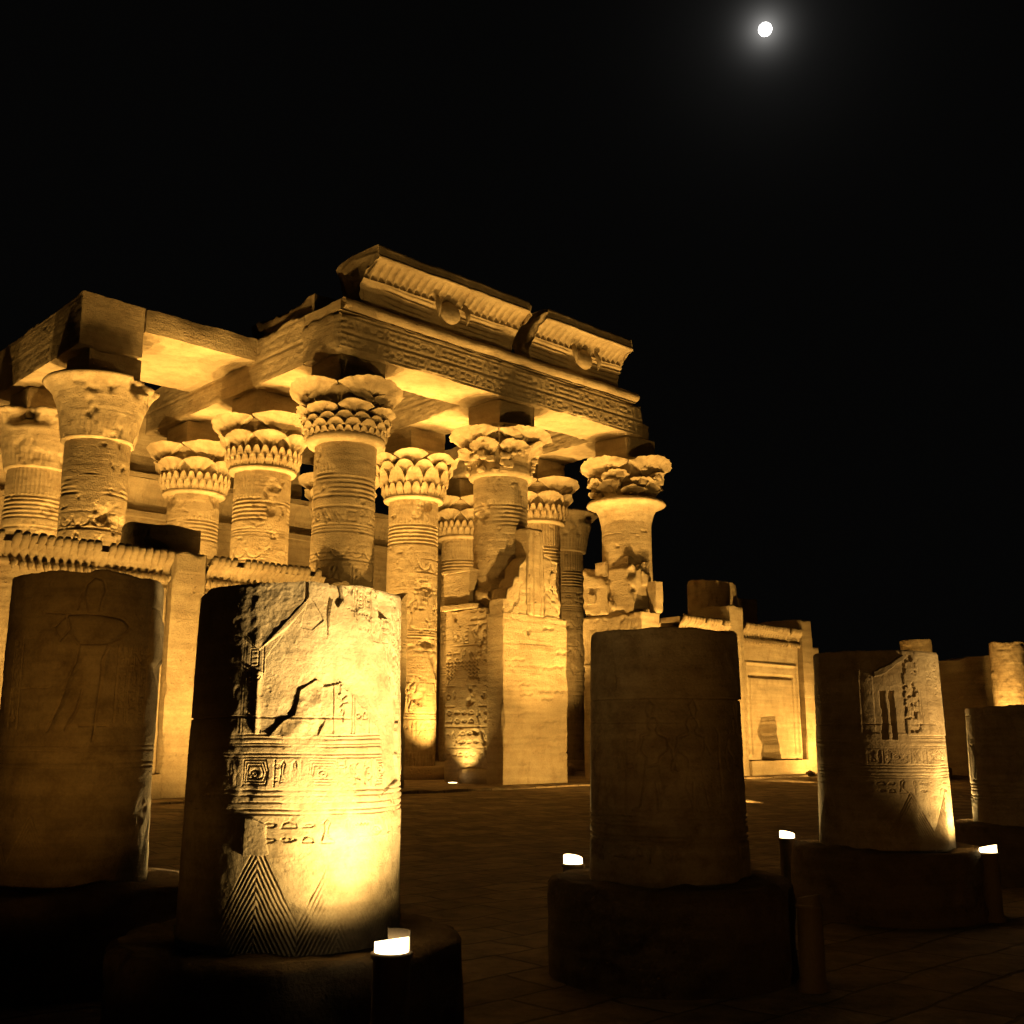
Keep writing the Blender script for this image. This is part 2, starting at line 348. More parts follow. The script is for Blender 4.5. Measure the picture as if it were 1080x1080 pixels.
def paving_mat():
    m = bpy.data.materials.new('court_paving'); m.use_nodes = True; t = m.node_tree; N = t.nodes; Lk = t.links
    b = N['Principled BSDF']; b.inputs['Roughness'].default_value = .85; b.inputs['Specular IOR Level'].default_value = .25
    g = N.new('ShaderNodeNewGeometry').outputs['Position']
    mp = N.new('ShaderNodeMapping'); mp.inputs['Rotation'].default_value = (0, 0, -ROT); Lk.new(g, mp.inputs[0])
    wn = N.new('ShaderNodeTexNoise'); wn.inputs['Scale'].default_value = .9; wn.inputs['Detail'].default_value = 4; Lk.new(mp.outputs[0], wn.inputs['Vector'])
    wa = N.new('ShaderNodeVectorMath'); wa.operation = 'MULTIPLY_ADD'; Lk.new(wn.outputs['Color'], wa.inputs[0]); wa.inputs[1].default_value = (.35, .35, 0); Lk.new(mp.outputs[0], wa.inputs[2])
    br = N.new('ShaderNodeTexBrick'); br.inputs['Scale'].default_value = .8; br.inputs['Mortar Size'].default_value = .02; br.inputs['Mortar Smooth'].default_value = .5
    br.inputs['Color1'].default_value = (.34, .265, .18, 1); br.inputs['Color2'].default_value = (.20, .15, .10, 1); br.inputs['Mortar'].default_value = (.13, .10, .065, 1)
    br.offset_frequency = 2; br.inputs['Brick Width'].default_value = .8; br.inputs['Row Height'].default_value = .5
    Lk.new(wa.outputs[0], br.inputs['Vector'])
    n2 = N.new('ShaderNodeTexNoise'); n2.inputs['Scale'].default_value = 2.2; n2.inputs['Detail'].default_value = 7; n2.inputs['Roughness'].default_value = .7; Lk.new(g, n2.inputs['Vector'])
    mr = N.new('ShaderNodeMapRange'); mr.inputs[1].default_value = .3; mr.inputs[2].default_value = .7; mr.inputs[3].default_value = .45; mr.inputs[4].default_value = 1.4; Lk.new(n2.outputs['Fac'], mr.inputs[0])
    sc = N.new('ShaderNodeVectorMath'); sc.operation = 'SCALE'; Lk.new(br.outputs['Color'], sc.inputs[0]); Lk.new(mr.outputs[0], sc.inputs['Scale']); Lk.new(sc.outputs[0], b.inputs['Base Color'])
    h = N.new('ShaderNodeMath'); h.operation = 'MULTIPLY_ADD'; Lk.new(br.outputs['Fac'], h.inputs[0]); h.inputs[1].default_value = -.25; Lk.new(n2.outputs['Fac'], h.inputs[2])
    bp = N.new('ShaderNodeBump'); bp.inputs['Strength'].default_value = 1.0; bp.inputs['Distance'].default_value = .10; Lk.new(h.outputs[0], bp.inputs['Height']); Lk.new(bp.outputs[0], b.inputs['Normal'])
    return m
M_PAVE = paving_mat()
def plain_mat(name, col, rough=.5, metal=0.0):
    m = bpy.data.materials.new(name); m.use_nodes = True; b = m.node_tree.nodes['Principled BSDF']
    nz = m.node_tree.nodes.new('ShaderNodeTexNoise'); nz.inputs['Scale'].default_value = 14; nz.inputs['Detail'].default_value = 4
    rp = m.node_tree.nodes.new('ShaderNodeValToRGB'); rp.color_ramp.elements[0].color = (*[c * .7 for c in col], 1); rp.color_ramp.elements[1].color = (*[c * 1.2 for c in col], 1)
    m.node_tree.links.new(nz.outputs['Fac'], rp.inputs[0]); m.node_tree.links.new(rp.outputs[0], b.inputs['Base Color'])
    b.inputs['Roughness'].default_value = rough; b.inputs['Metallic'].default_value = metal; return m
M_METAL = plain_mat('bollard_paint', (.16, .12, .08), .7)
def emit_mat(name, col, st):
    m = bpy.data.materials.new(name); m.use_nodes = True; t = m.node_tree; t.nodes.clear()
    o = t.nodes.new('ShaderNodeOutputMaterial'); e = t.nodes.new('ShaderNodeEmission'); e.inputs[0].default_value = (*col, 1); e.inputs[1].default_value = st
    t.links.new(e.outputs[0], o.inputs[0]); return m
M_LENS = emit_mat('lit_lens', (1, .74, .36), 6.0)
M_MOON = emit_mat('moon_disc', (1, .97, .93), 6.0)

# ------------------------------------------------------------------ ground and terrace
def build_ground():
    xs = np.concatenate([[-2500, -600, -150, -60], np.linspace(-30, 40, 141), [70, 150, 600, 2500]])
    ys = np.concatenate([[-600, -100, -30], np.linspace(-8, 62, 141), [90, 180, 700, 3500]])
    X, Y = np.meshgrid(xs, ys)
    v = vec3(X, Y, 0 * X); k = np.exp(-((np.hypot(X, Y - 25) / 60) ** 4))
    ww = (X - CC.x) * NX.x + (Y - CC.y) * NX.y; r_ = np.clip((ww + 15.5) / 12.5, 0, 1); r_ = r_ * r_ * (3 - 2 * r_)
    v[..., 2] = (fbm(v, .25, 4) * .05 + fbm(v, 1.5, 3) * .015) * k - .03 + .40 * r_ * np.clip((80 - np.hypot(X, Y - 40)) / 20, 0, 1)
    mb = MB(); mb.grid(v); structure(mb.build('ground', M_PAVE))
    mb = MB(); rough_box(mb, -24, 24, -2.7, 22, -.6, FLOOR, .4, .03, .14, 3.3, faces='xXyZ'); structure(mb.build('temple_pavement', M_PAVE, loc=P(0, 0), rz=ROT))
build_ground()

# ------------------------------------------------------------------ temple columns
def shaft_relief(seed, ztop, z0=FLOOR, detail=1.0, plaster=0.35):
    rnd = random.Random(seed); h = ztop - z0; c = Canvas(6.6, h, .02)
    d = -.03 * detail
    t = h                                                           # stems under the capital, then the five ties
    for k in range(44): c.stroke([(k * .15, t - .85), (k * .15, t - .02)], .045, -.022)
    for k in range(44): c.stroke([(k * .15, t - .97), (k * .15 + .01, t - .91)], .05, -.03)
    for k in range(6): c.hline(t - 1.05 - .15 * k, .05, -.04)
    y = t - 2.15
    kinds = ['text', 'line', 'frieze', 'figure', 'line', 'text', 'figure', 'line', 'cols']
    k = rnd.randrange(3)
    while y > 1.6:
        kd = kinds[k % len(kinds)]; k += 1
        if kd == 'text':
            hh = rnd.uniform(.4, .6); c.hline(y, .03, d); c.row(0, 6.6, y - hh - .05, hh, .032, d, rnd); y -= hh + .12; c.hline(y, .03, d)
        elif kd == 'line':
            for q in range(3): c.hline(y - .1 * q, .035, d * .8)
            y -= .32
        elif kd == 'frieze':
            for q in range(11): c.stroke([(q * .6 + .28 * math.cos(a), y - .45 + .28 * math.sin(a)) for a in np.linspace(-math.pi, 0, 9)], .035, d)
            c.hline(y - .8, .03, d); y -= .9
        elif kd == 'cols':
            hh = min(1.6, y - 1.5)
            for q in range(12): c.column(.1 + q * .55, .5, y - hh, y, .03, d, rnd)
            y -= hh + .15
        else:
            hh = min(2.1, y - 1.4)
            if hh > 1.0:
                for q in range(4):
                    c.figure(.8 + q * 1.65, y - hh * 1.02, hh * .86, .04, d * 1.15, 1 if q % 2 else -1)
                    c.column(1.35 + q * 1.65, .3, y - hh * .55, y - .1, .025, d, rnd)
            y -= hh + .1; c.hline(y, .035, d)
    for k in range(22): c.stroke([(k * .3, .2), (k * .3 + .15, 1.35), (k * .3 + .3, .2)], .03, d)
    off = rnd.random() * 50
    def f(T, Z):
        a = np.mod(T, 2 * math.pi) * 1.05; v = vec3(np.cos(T) * 1.05 + off, np.sin(T) * 1.05, Z)
        rel = c.sample(a, Z - z0)
        pl = fbm(v, .38, 4); keep = np.clip((pl + plaster) * 9, 0, 1)              # cement patches cover the carving
        crk = np.abs(np.mod(Z - z0 + .22 * np.floor(vnoise(vec3(0 * Z + off, 0 * Z, np.floor((Z - z0) / 1.22))) * 3) * 0, 1.22) - .02)
        joint = -.025 * np.clip(1 - crk / .025, 0, 1) * np.clip(fbm(v, 2.0, 2) * 4 + .6, 0, 1)
        ch = fbm(v + 40, .9, 5); gouge = -.11 * np.clip(ch - .33, 0, 1) / .3
        pit = -.04 * np.clip(fbm(v + 9, 4.5, 3) - .38, 0, .3) / .3
        return rel * keep + joint + gouge + pit + (1 - keep) * .012
    return f

def petal(mb, th, half, r0, r1, z0, z1, p=2.0, arch=.2, na=13, nt=12, core=.9, seed=0.0, amp=.03, bulge=.05, fan=.6, fp=2.0, ribs=0, chip=0.0):
    """one carved leaf or umbel: a crisp fan that leaves arched hollows between it and its neighbours"""
    a = np.linspace(-1, 1, na)[None, :]; tt = np.linspace(0, 1, nt)[:, None]
    wid = fan + (1.0 - fan) * tt ** fp
    zt = z1
    if chip: zt = z1 - chip * max(0.0, math.sin(seed * 5.1 + th * 3.7)) * (z1 - z0)
    r = r0 + (r1 - r0) * tt ** p * (1 - bulge * a * a)
    if ribs: r = r + .022 * np.cos(a * math.pi * ribs) * np.clip(tt * 2, 0, 1)
    z = z0 + (zt - z0) * tt * (1 - arch * np.abs(a) ** 2.6)
    ang = th + a * half * wid * .985
    v = vec3(r * np.cos(ang), r * np.sin(ang), z + 0 * a)
    wear = lambda q: erode(erode(q, amp, seed, 2.2), .010 + amp * .6, seed + 3, 8.0)
    v = wear(v); mb.grid(v)
    top = v[-1]; rad = np.hypot(top[:, 0], top[:, 1])[:, None]; u = top[:, :2] / rad
    def inner(q, dz): return np.concatenate([u * (rad - q), top[:, 2:] + dz], 1)
    mb.grid(np.stack([top, inner(.06, .015), inner(np.maximum(rad - core, .1) * .6, -.02), inner(np.maximum(rad - core, .12), -.10)]))
    for e, fl in ((0, True), (-1, False)):                 # cheeks back to the core
        ed = v[:, e]; rr = np.hypot(ed[:, 0], ed[:, 1])[:, None]; w_ = ed[:, :2] / rr
        back = np.concatenate([w_ * np.minimum(rr, core), ed[:, 2:]], 1); mb.grid(np.stack([ed, (ed + back) / 2, back]), flip=fl)
def leaf_row(mb, n, ph, r0, r1, z0, z1, **k):
    for i in range(n): petal(mb, ph + i * 2 * math.pi / n, math.pi / n, r0, r1, z0, z1, **k)

def capital_mesh(kind, seed, broken=0.0):
    """z runs 0 .. 2.25 above the neck"""
    mb = MB(); sd = seed * 7.7
    def bell(pts, n=120, amp=.03):
        lathe(mb, pts, n, None, amp, sd, 1.6, True)
    ph = ((seed * 0.37) % 1.0) * .3 + AZ * 0
    if kind == 'bell':
        z = np.linspace(0, 1, 30); pts = [(1.06, -.03), (1.16, .02)] + [(1.16 + .40 * q ** 1.25 + .30 * q ** 6, .04 + q * 2.1) for q in z] + [(1.80, 2.22), (1.7, 2.25), (1.1, 2.2)]
        def rel(T, Z):
            q = np.mod(T * 8 / (2 * math.pi), 1.0)
            lf = -.03 * np.exp(-((Z - (1.0 - 1.0 * (2 * np.abs(q - .5)) ** 2.2)) / .05) ** 2)
            v = vec3(np.cos(T) * 1.4 + sd, np.sin(T) * 1.4, Z)
            br = -np.clip(fbm(v, 1.1, 4) - .02, 0, .5) * 1.5 * np.clip((Z - 1.5) / .5, 0, 1) - .22 * np.clip(fbm(v + 20, 2.2, 4) - .22, 0, .3)
            fl = .014 * np.cos(T * 44) * np.clip(1 - np.abs(Z - .45) / .5, 0, 1)
            return lf * np.clip(1.6 - Z, 0, 1) * 0 + br + fl - .05 * np.clip(fbm(v, 2.2, 4) - .3, 0, 1)
        lathe(mb, pts, 200, rel, .03, sd, 1.6, True)
        return mb
    core = [(1.0, 0), (1.16, .06), (1.2, .2), (1.12, .45), (1.1, .9), (1.18, 1.35), (1.3, 1.7), (1.42, 2.0), (1.25, 2.15), (1.0, 2.22)]
    bell(core, 96, .03 + .06 * broken)
    amp = .02 + .06 * broken
    L = lambda *q, **k: leaf_row(mb, *q, seed=sd, **k)
    if kind == 'composite':
        bell([(1.0, -.02), (1.24, .02), (1.31, .16), (1.29, .3), (1.15, .36)], 120, .02)
        L(32, ph, 1.24, 1.38, .24, .50, p=1.2, arch=.8, na=9, nt=7, core=1.1, amp=.02, fan=.7)
        L(16, ph + .1, 1.22, 1.47, .36, .74, p=1.3, arch=.55, na=13, nt=8, core=1.1, amp=.025, fan=.35)
        L(16, ph + .3, 1.2, 1.50, .5, .96, p=1.4, arch=.4, na=13, nt=8, core=1.1, amp=.025, fan=.3, chip=.1)
        L(8, .39, 1.15, 1.66, .62, 1.36, p=1.6, arch=.28, na=25, nt=14, core=1.05, amp=amp + .01, fan=.14, ribs=3, chip=.12)
        L(4, 0, 1.12, 1.92, .85, 2.2, p=1.7, arch=.22, na=41, nt=22, core=.95, amp=amp + .02, bulge=.06, fan=.10, fp=1.7, ribs=5)
        L(4, .785, 1.1, 1.58, .9, 1.85, p=1.8, arch=.3, na=25, core=.95, amp=amp + .01, fan=.12, chip=.2)
    elif kind == 'lotus':
        bell([(1.0, -.02), (1.2, .02), (1.24, .1), (1.2, .16)], 120, .015)
        L(28, ph, 1.18, 1.32, .1, .62, p=1.1, arch=.6, na=11, nt=9, core=1.05, amp=.01, fan=.6)
        L(28, ph + .11, 1.16, 1.40, .3, .88, p=1.3, arch=.6, na=11, core=1.05, amp=.012, fan=.25)
        L(8, .39, 1.14, 1.62, .5, 1.46, p=1.9, arch=.2, na=27, nt=16, core=1.0, amp=amp, fan=.08, fp=1.8, ribs=2)
        L(4, 0, 1.12, 1.92, .8, 2.16, p=2.0, arch=.14, na=41, nt=22, core=.95, amp=amp + .01, fan=.07, fp=1.6, ribs=4, chip=.08)
        L(4, .785, 1.12, 1.5, 1.0, 1.9, p=1.9, arch=.3, na=19, core=.95, amp=amp, fan=.10)
    elif kind == 'umbel':
        bell([(1.0, -.02), (1.2, .02), (1.24, .1), (1.2, .16)], 120, .015)
        L(24, ph, 1.17, 1.34, .08, .70, p=1.3, arch=.5, na=13, nt=10, core=1.05, amp=.01, fan=.7)
        L(12, ph + .2, 1.15, 1.50, .3, 1.36, p=1.6, arch=.5, na=19, nt=14, core=1.0, amp=.015, fan=.45, fp=.8, ribs=1)
        L(12, ph + .46, 1.13, 1.62, .7, 1.62, p=1.9, arch=.35, na=19, nt=14, core=1.0, amp=.015, fan=.15)
        L(8, ph - .15, 1.12, 1.86, .9, 2.05, p=2.1, arch=.2, na=27, nt=18, core=.95, amp=.02, fan=.10, ribs=2, chip=.1)
    elif kind == 'ruined_bell':
        lathe(mb, [(1.0, -1.9), (1.0, -1.3), (1.05, -.7), (1.14, -.3), (1.26, -.05), (1.42, .04), (1.60, .08), (1.66, .16), (1.6, .28), (1.3, .36)], 120, lambda T, Z: -.45 * np.clip(fbm(vec3(np.cos(T) * 1.5 + sd, np.sin(T) * 1.5, Z), 1.2, 4) - .18, 0, 1) * (Z > -.05) - .16 * np.clip(fbm(vec3(np.cos(T) * 1.5 + sd, np.sin(T) * 1.5, Z), 1.6, 5) - .2, 0, 1), .05, sd, 1.4)
        L(8, ph, 1.05, 1.50, .30, 1.15, p=1.8, arch=.4, na=21, core=1.0, amp=.12, fan=.3, chip=.5)
        L(8, ph + .25, 1.08, 1.62, .75, 1.55, p=2.0, arch=.4, na=21, core=1.0, amp=.12, fan=.25, chip=.5)
        L(4, 0, 1.1, 1.95, .95, 2.12, p=2.0, arch=.3, na=33, nt=18, core=.95, amp=.12, bulge=.06, fan=.15, chip=.3)
    if kind.startswith('ruined'):
        if kind == 'ruined':
            L(8, .39, 1.08, 1.62, .5, 1.5, p=2.0, arch=.3, na=25, nt=16, core=1.0, amp=.10, fan=.12, chip=.4)
            L(4, 0, 1.1, 1.95, .85, 2.15, p=1.9, arch=.22, na=41, nt=20, core=.95, amp=.09, bulge=.06, fan=.10, ribs=2, chip=.2)
        rnd = random.Random(seed)
        for k in range(60):
            a = rnd.uniform(0, 6.28); zz = rnd.uniform(.15, 1.9); r = 1.08 + .42 * zz / 2; s = rnd.uniform(.07, .2)
            sub = MB(); rough_box(sub, -s, s, -s, s, -s * .7, s * .7, .07, .03, .1, seed + k)
            for vv, ff in zip(sub.v, sub.f): pass
            vv = np.concatenate(sub.v); ff = np.concatenate(sub.f); ca, sa = math.cos(a), math.sin(a)
            mb.add(np.stack([vv[:, 0] * ca - vv[:, 1] * sa + r * ca, vv[:, 0] * sa + vv[:, 1] * ca + r * sa, vv[:, 2] + zz], -1), ff)
    return mb

GRP_COL = 'columns of the temple hall'
NECK = 11.42
def column(u, w, kind, label, seed, neck=NECK, top=14.05, broken=0.0, r=1.02, plaster=.35, abacus=True, smooth_shaft=False):
    t = thing('temple_column', label, 'column', P(u, w), ROT, GRP_COL)
    mb = MB(); lathe(mb, [(1.45, FLOOR - .05), (1.52, FLOOR + .1), (1.52, FLOOR + .42), (1.42, FLOOR + .5)], 96, None, .03, seed); mb.build('base', M_TEMPLE, t)
    z = np.linspace(FLOOR + .46, neck, 330)
    pr = [(r * (.93 + .10 * math.sin(min(1, (q - FLOOR) / 1.6) * math.pi / 2) - .035 * (q - FLOOR) / 11), q) for q in z]
    mb = MB(); lathe(mb, pr, 220, shaft_relief(seed, neck, plaster=plaster, detail=.4 if smooth_shaft else 1.0), .025, seed * 3.1, .7); mb.build('shaft', M_CARVED, t)
    mb = capital_mesh(kind, seed, broken); o = mb.build('capital', M_CARVED, t); o.location = (0, 0, neck); o.scale = (1, 1, .92)
    if abacus:
        mb = MB(); rough_box(mb, -.9, .9, -.9, .9, top - .9, 14.36, .12, .03, .1, seed); mb.build('abacus', M_TEMPLE, t)
    return t
UA, UB, UC, UD, UE = -13.3, -7.15, -.1, 7.1, 13.2
W2, W3 = 5.25, 10.5
column(UB, 0, 'composite', 'corner column of the front row with deep tiered capital, standing in dim light', 21, broken=.25, plaster=.30)
column(UC, 0, 'ruined', 'front row column with broken capital rising behind the tall bright door pier', 22, broken=.6, plaster=.15)
column(UD, 0, 'ruined_bell', 'front row column with crumbled capital at the end under the second cornice block', 23, broken=1.0, plaster=-.5, smooth_shaft=True)
column(UA, W2, 'bell', 'column with plain flaring bell capital under the big roof slab', 24, plaster=.05)
column(UB, W2, 'lotus', 'second row column with petalled capital under the long side beam', 25)
column(UC, W2, 'umbel', 'second row column with tall palm-like capital seen through the first doorway', 26)
column(UD, W2, 'lotus', 'second row column with scalloped capital seen behind the broken door pier', 27)
column(UA, W3, 'bell', 'back row column with smooth cup capital beside the bell capital column', 28, plaster=.2)
column(UB, W3, 'lotus', 'back row column with short scalloped capital just left of the petalled one', 29)
column(UC, W3, 'lotus', 'back row column hidden behind the corner column, only its capital edge showing', 30)
column(UD, W3, 'lotus', 'back row column with petalled capital in the gap left of the broken capital', 31)
column(UE, W3 - 1.0, 'bell', 'lone fluted column with plain capital standing against the black sky', 32, abacus=False)

def broken_stub(u, w, ztop, label, seed, r=1.05, tilt=0.6):
    mb = MB(); z = np.linspace(FLOOR, ztop, 150)
    sr = shaft_relief(seed, ztop + 3.0, plaster=.2)
    def rel(T, Z): return sr(T, Z)
    lathe(mb, [(r, q) for q in z], 180, rel, .03, seed, .8)
    for k in range(len(mb.v)):
        v = mb.v[k]; f = np.clip((v[:, 2] - (ztop - 1.6)) / 1.6, 0, 1)
        v[:, 2] -= f * tilt * (.5 + fbm(np.stack([v[:, 0], v[:, 1], v[:, 0] * 0 + seed], -1), .7, 3) * 1.2)
    return tag(mb.build('broken_column', M_CARVED, loc=P(u, w), rz=ROT), label, 'broken column', 'broken columns in the facade')
broken_stub(UE, .2, 9.0, 'broken column shaft rising above the right hand cobra frieze', 41, 1.1, .25)
broken_stub(UA, .2, 7.95, 'dark crumbled column stub on top of the left pilaster', 42, 1.1, .18)

# ------------------------------------------------------------------ beams and roof
def text_relief(x0, x1, z0, z1, seed, rows=2, d=-.035, res=.018):
    c = Canvas(x1 - x0, z1 - z0, res); rnd = random.Random(seed); hh = (z1 - z0) / rows
    for k in range(rows):
        c.hline(k * hh + .03, .03, d); c.hline((k + 1) * hh - .03, .03, d); c.row(.1, c.w, k * hh + .1, hh - .2, .03, d, rnd)
    return lambda X, Z: c.sample(X - x0, Z - z0)
GB = 'stone roof beams of the temple hall'
mb = MB(); rough_box(mb, -8.35, 7.0, -1.1, 1.05, 14.35, 15.72, .18, .03, .16, 50, relief=text_relief(-8.35, 7.0, 14.4, 15.6, 5), rstep=.04)
def cut(v):
    return v
fb = thing('stone_beam', 'long front lintel beam with two lines of hieroglyphs over both doorways', 'stone beam', P(0, 0), ROT, GB)
mb.build('lintel', M_CARVED, fb)
mb = MB()
x = np.linspace(-8.25, 6.5, 240); a = np.linspace(-1.3, 2.6, 14)
X, A = np.meshgrid(x, a); v = vec3(X, -1.14 - .22 * np.cos(A) , 15.92 + .2 * np.sin(A)); v = erode(v, .05, 9, 1.5); mb.grid(v)
rough_box(mb, -8.3, 6.6, -1.12, 1.0, 15.70, 16.1, .3, .02, .05, 51, faces='xXYzZ'); rough_box(mb, -8.28, 6.58, -1.02, -.9, 15.72, 16.08, .3, .02, .03, 52, faces='y')
mb.build('torus_moulding', M_TEMPLE, fb)

def beam(x0, x1, y0, y1, z0, z1, label, seed, chip=.2, relief=None, name='stone_beam', grp=GB, prof=None):
    mb = MB(); rough_box(mb, x0, x1, y0, y1, z0, z1, .22, .04, chip, seed, prof=prof)
    return tag(mb.build(name, M_TEMPLE, loc=P(0, 0), rz=ROT), label, 'stone beam' if name == 'stone_beam' else 'roof slab', grp)
def raggedtop(z0, amp, seed):
    def f(v):
        k = np.clip((v[..., 2] - z0) / .5, 0, 1)
        v = v.copy(); v[..., 2] += k * amp * (fbm(vec3(v[..., 0] + seed, v[..., 1], 0 * v[..., 0]), .55, 5) - .1); return v
    return f
# side beam over the corner column: carved left face
def side_beam(u0, u1, w0, w1, z0, z1, label, seed, mats=M_CARVED):
    t = MB(); rel = text_relief(0, w1 - w0, z0, z1 - .1, seed, 2, -.018)
    # build turned by 90 degrees so that the carved face looks along -u
    sub = MB(); rough_box(sub, 0, w1 - w0, u0, u1, z0, z1, .2, .03, .09, seed, relief=lambda X, Z: rel(X, Z), rstep=.05, prof=raggedtop(z1 - .5, .22 if u0 > -10 else .04, seed))
    vv = np.concatenate(sub.v); ff = np.concatenate(sub.f)
    vv = np.stack([vv[:, 1], w0 + (w1 - w0) - vv[:, 0] + 0, vv[:, 2]], -1)
    t.add(vv, ff)
    return tag(t.build('stone_beam', mats, loc=P(0, 0), rz=ROT), label, 'stone beam', GB)
side_beam(-8.25, -6.1, 1.06, 13.0, 14.35, 16.2, 'long carved side beam running back from the corner over three columns', 61)
side_beam(-14.6, -12.45, 4.2, 14.0, 14.35, 16.15, 'plain side beam at the left edge over the bell capital column', 62)
side_beam(-1.15, .95, 1.06, 12.6, 14.36, 16.0, 'shadowed inner beam running back over the broken capital column', 63)
side_beam(6.0, 8.1, 1.06, 12.0, 14.36, 15.9, 'inner beam running back behind the second sun-disc cornice', 64)
beam(-12.44, -8.2, 4.22, 9.2, 15.3, 16.16, 'wide roof slab with brightly lit underside bridging two side beams', 65, .07, name='roof_slab', grp=None)
GR = 'loose blocks on the roof beams'
def block(u, w, z, sx, sy, sz, label, seed, name='stone_block', grp=GR, mat=None, rz=0.0, chip=.22, flat=False):
    mb = MB(); rough_box(mb, -sx, sx, -sy, sy, 0, 2 * sz, .09, .05, chip, seed, prof=raggedtop(sz, .35 * sz, seed))
    return tag(mb.build(name, mat or M_BROKEN, loc=P(u, w, z), rz=ROT + rz), label, 'stone block', grp)
block(-7.0, 3.0, 16.12, 1.0, 2.1, .42, 'low dark block lying on the carved side beam behind the corner', 71)
block(-6.6, 2.2, 16.15, .6, .7, .30, 'dark lump of masonry against the end of the large cornice', 72)
block(7.05, .1, 14.3, .75, .9, .38, 'dark broken block ending the front lintel above the crumbled capital', 73)

def cornice(u0, u1, label, seed, disc_u, left_return):
    t = thing('cornice_block', label, 'cornice', P(0, 0), ROT, 'sun-disc cornice blocks over the doorways')
    mb = MB(); n = int((u1 - u0) / .025); s = np.linspace(0, 1, 70)
    prof = [(-1.0 - .95 * q ** 2.4, 16.05 + 1.5 * q) for q in s]
    lip = len(prof)
    prof += [(-1.97, 17.58), (-1.96, 17.63), (-1.91, 17.65)] + [(-1.91, 17.66 + .32 * q) for q in np.linspace(.1, 1, 5)] + [(-1.6, 18.0), (-.6, 18.02), (.2, 18.0), (.42, 17.85), (.40, 17.55), (.15, 17.1), (-.2, 16.6), (-.45, 16.05), (-.7, 16.05), (-1.0, 16.05)]
    prof = np.array(prof); tt = np.linspace(0, 1, n)
    T, K = np.meshgrid(tt, np.arange(len(prof))); Wp = prof[K, 0]; Zp = prof[K, 1]
    flare = np.clip((Zp - 16.05) / 1.5, 0, 1) ** 2.4
    rag = fbm(vec3(Wp * 1.0 + seed, Zp, 0 * Zp), .9, 4)
    a0 = u0 - (left_return * flare) + .5 * rag; a1 = u1 + .25 * fbm(vec3(Wp + seed + 30, Zp, 0 * Zp), .9, 4) - .1
    X = a0 + (a1 - a0) * T
    q = (Zp - 16.05) / 1.5; on = (K < lip)
    qe = np.sqrt(np.clip(1 - ((q - .81) / .17) ** 2, 0, 1))
    fl = -(np.abs(np.cos(math.pi * X / .31)) ** .7) * .22 * qe
    dist = np.abs(X - disc_u)
    wing = .045 * np.sin(2 * math.pi * (q * 9.5 - .12 * dist)) * np.clip((.62 - q) * 16, 0, 1) * np.clip((q - .1) * 10, 0, 1) * np.clip((dist - .5) * 3, 0, 1) * np.clip((2.9 - dist) * 2, 0, 1)
    Wd = Wp - np.where(on, fl + wing, 0)
    v = vec3(X, Wd, Zp); v = erode(v, .05, seed, 1.1); mb.grid(v, flip=False)
    for e, fp in ((0, False), (-1, True)):
        loop = v[:, e]; ce = loop.mean(0); rings = np.stack([loop + (ce - loop) * k for k in np.concatenate([np.linspace(0, .9, 16), [.999]])])
        rings[1:] = erode(rings[1:], .26, seed + 5, 1.1); rings[1:] = erode(rings[1:], .10, seed + 9, 4.0); mb.grid(rings, flip=fp)
    mb.build('cavetto', M_CARVED, t)
    d = MB(); lathe(d, [(.02, -.17), (.20, -.155), (.36, -.1), (.43, -.02), (.44, .05), (.43, .12), (.3, .2)], 48)
    vv = np.concatenate(d.v); ff = np.concatenate(d.f)
    # the disc looks outward (-w)
    vv = np.stack([vv[:, 0], vv[:, 2], vv[:, 1]], -1); ds = MB(); ds.add(vv, ff[:, ::-1])
    so = ds.build('sun_disc', M_CARVED, t); so.location = (disc_u, -1.40, 16.75); so.rotation_euler = (-.25, 0, 0)
    for sg in (-1, 1):
        c = MB(); k = np.linspace(0, 1, 18)
        path = np.stack([sg * (.62 + .06 * np.sin(k * 3.0)), -.06 - .16 * np.sin(k * 2.2), .40 - .85 * k], -1); rad = .015 + .15 * np.clip(np.sin(np.clip(k * .92 + .10, 0, 1) * math.pi), 0, 1) ** .9 * (1 - .35 * k)
        ph = np.linspace(0, 2 * math.pi, 12, endpoint=False)
        ring = path[:, None, :] + rad[:, None, None] * np.stack([np.cos(ph) * .75, .7 * np.sin(ph), 0 * ph], -1)[None]
        c.grid(ring, wrap=True, flip=False)
        co = c.build('cobra', M_CARVED, t); co.location = (disc_u, -1.36, 16.80)
cornice(-7.4, -.35, 'long cavetto cornice block with winged sun disc and broken flaring left end', 81, -3.85, .12)
cornice(.55, 5.55, 'shorter cavetto cornice block with winged sun disc, farther along the facade', 82, 3.1, .1)

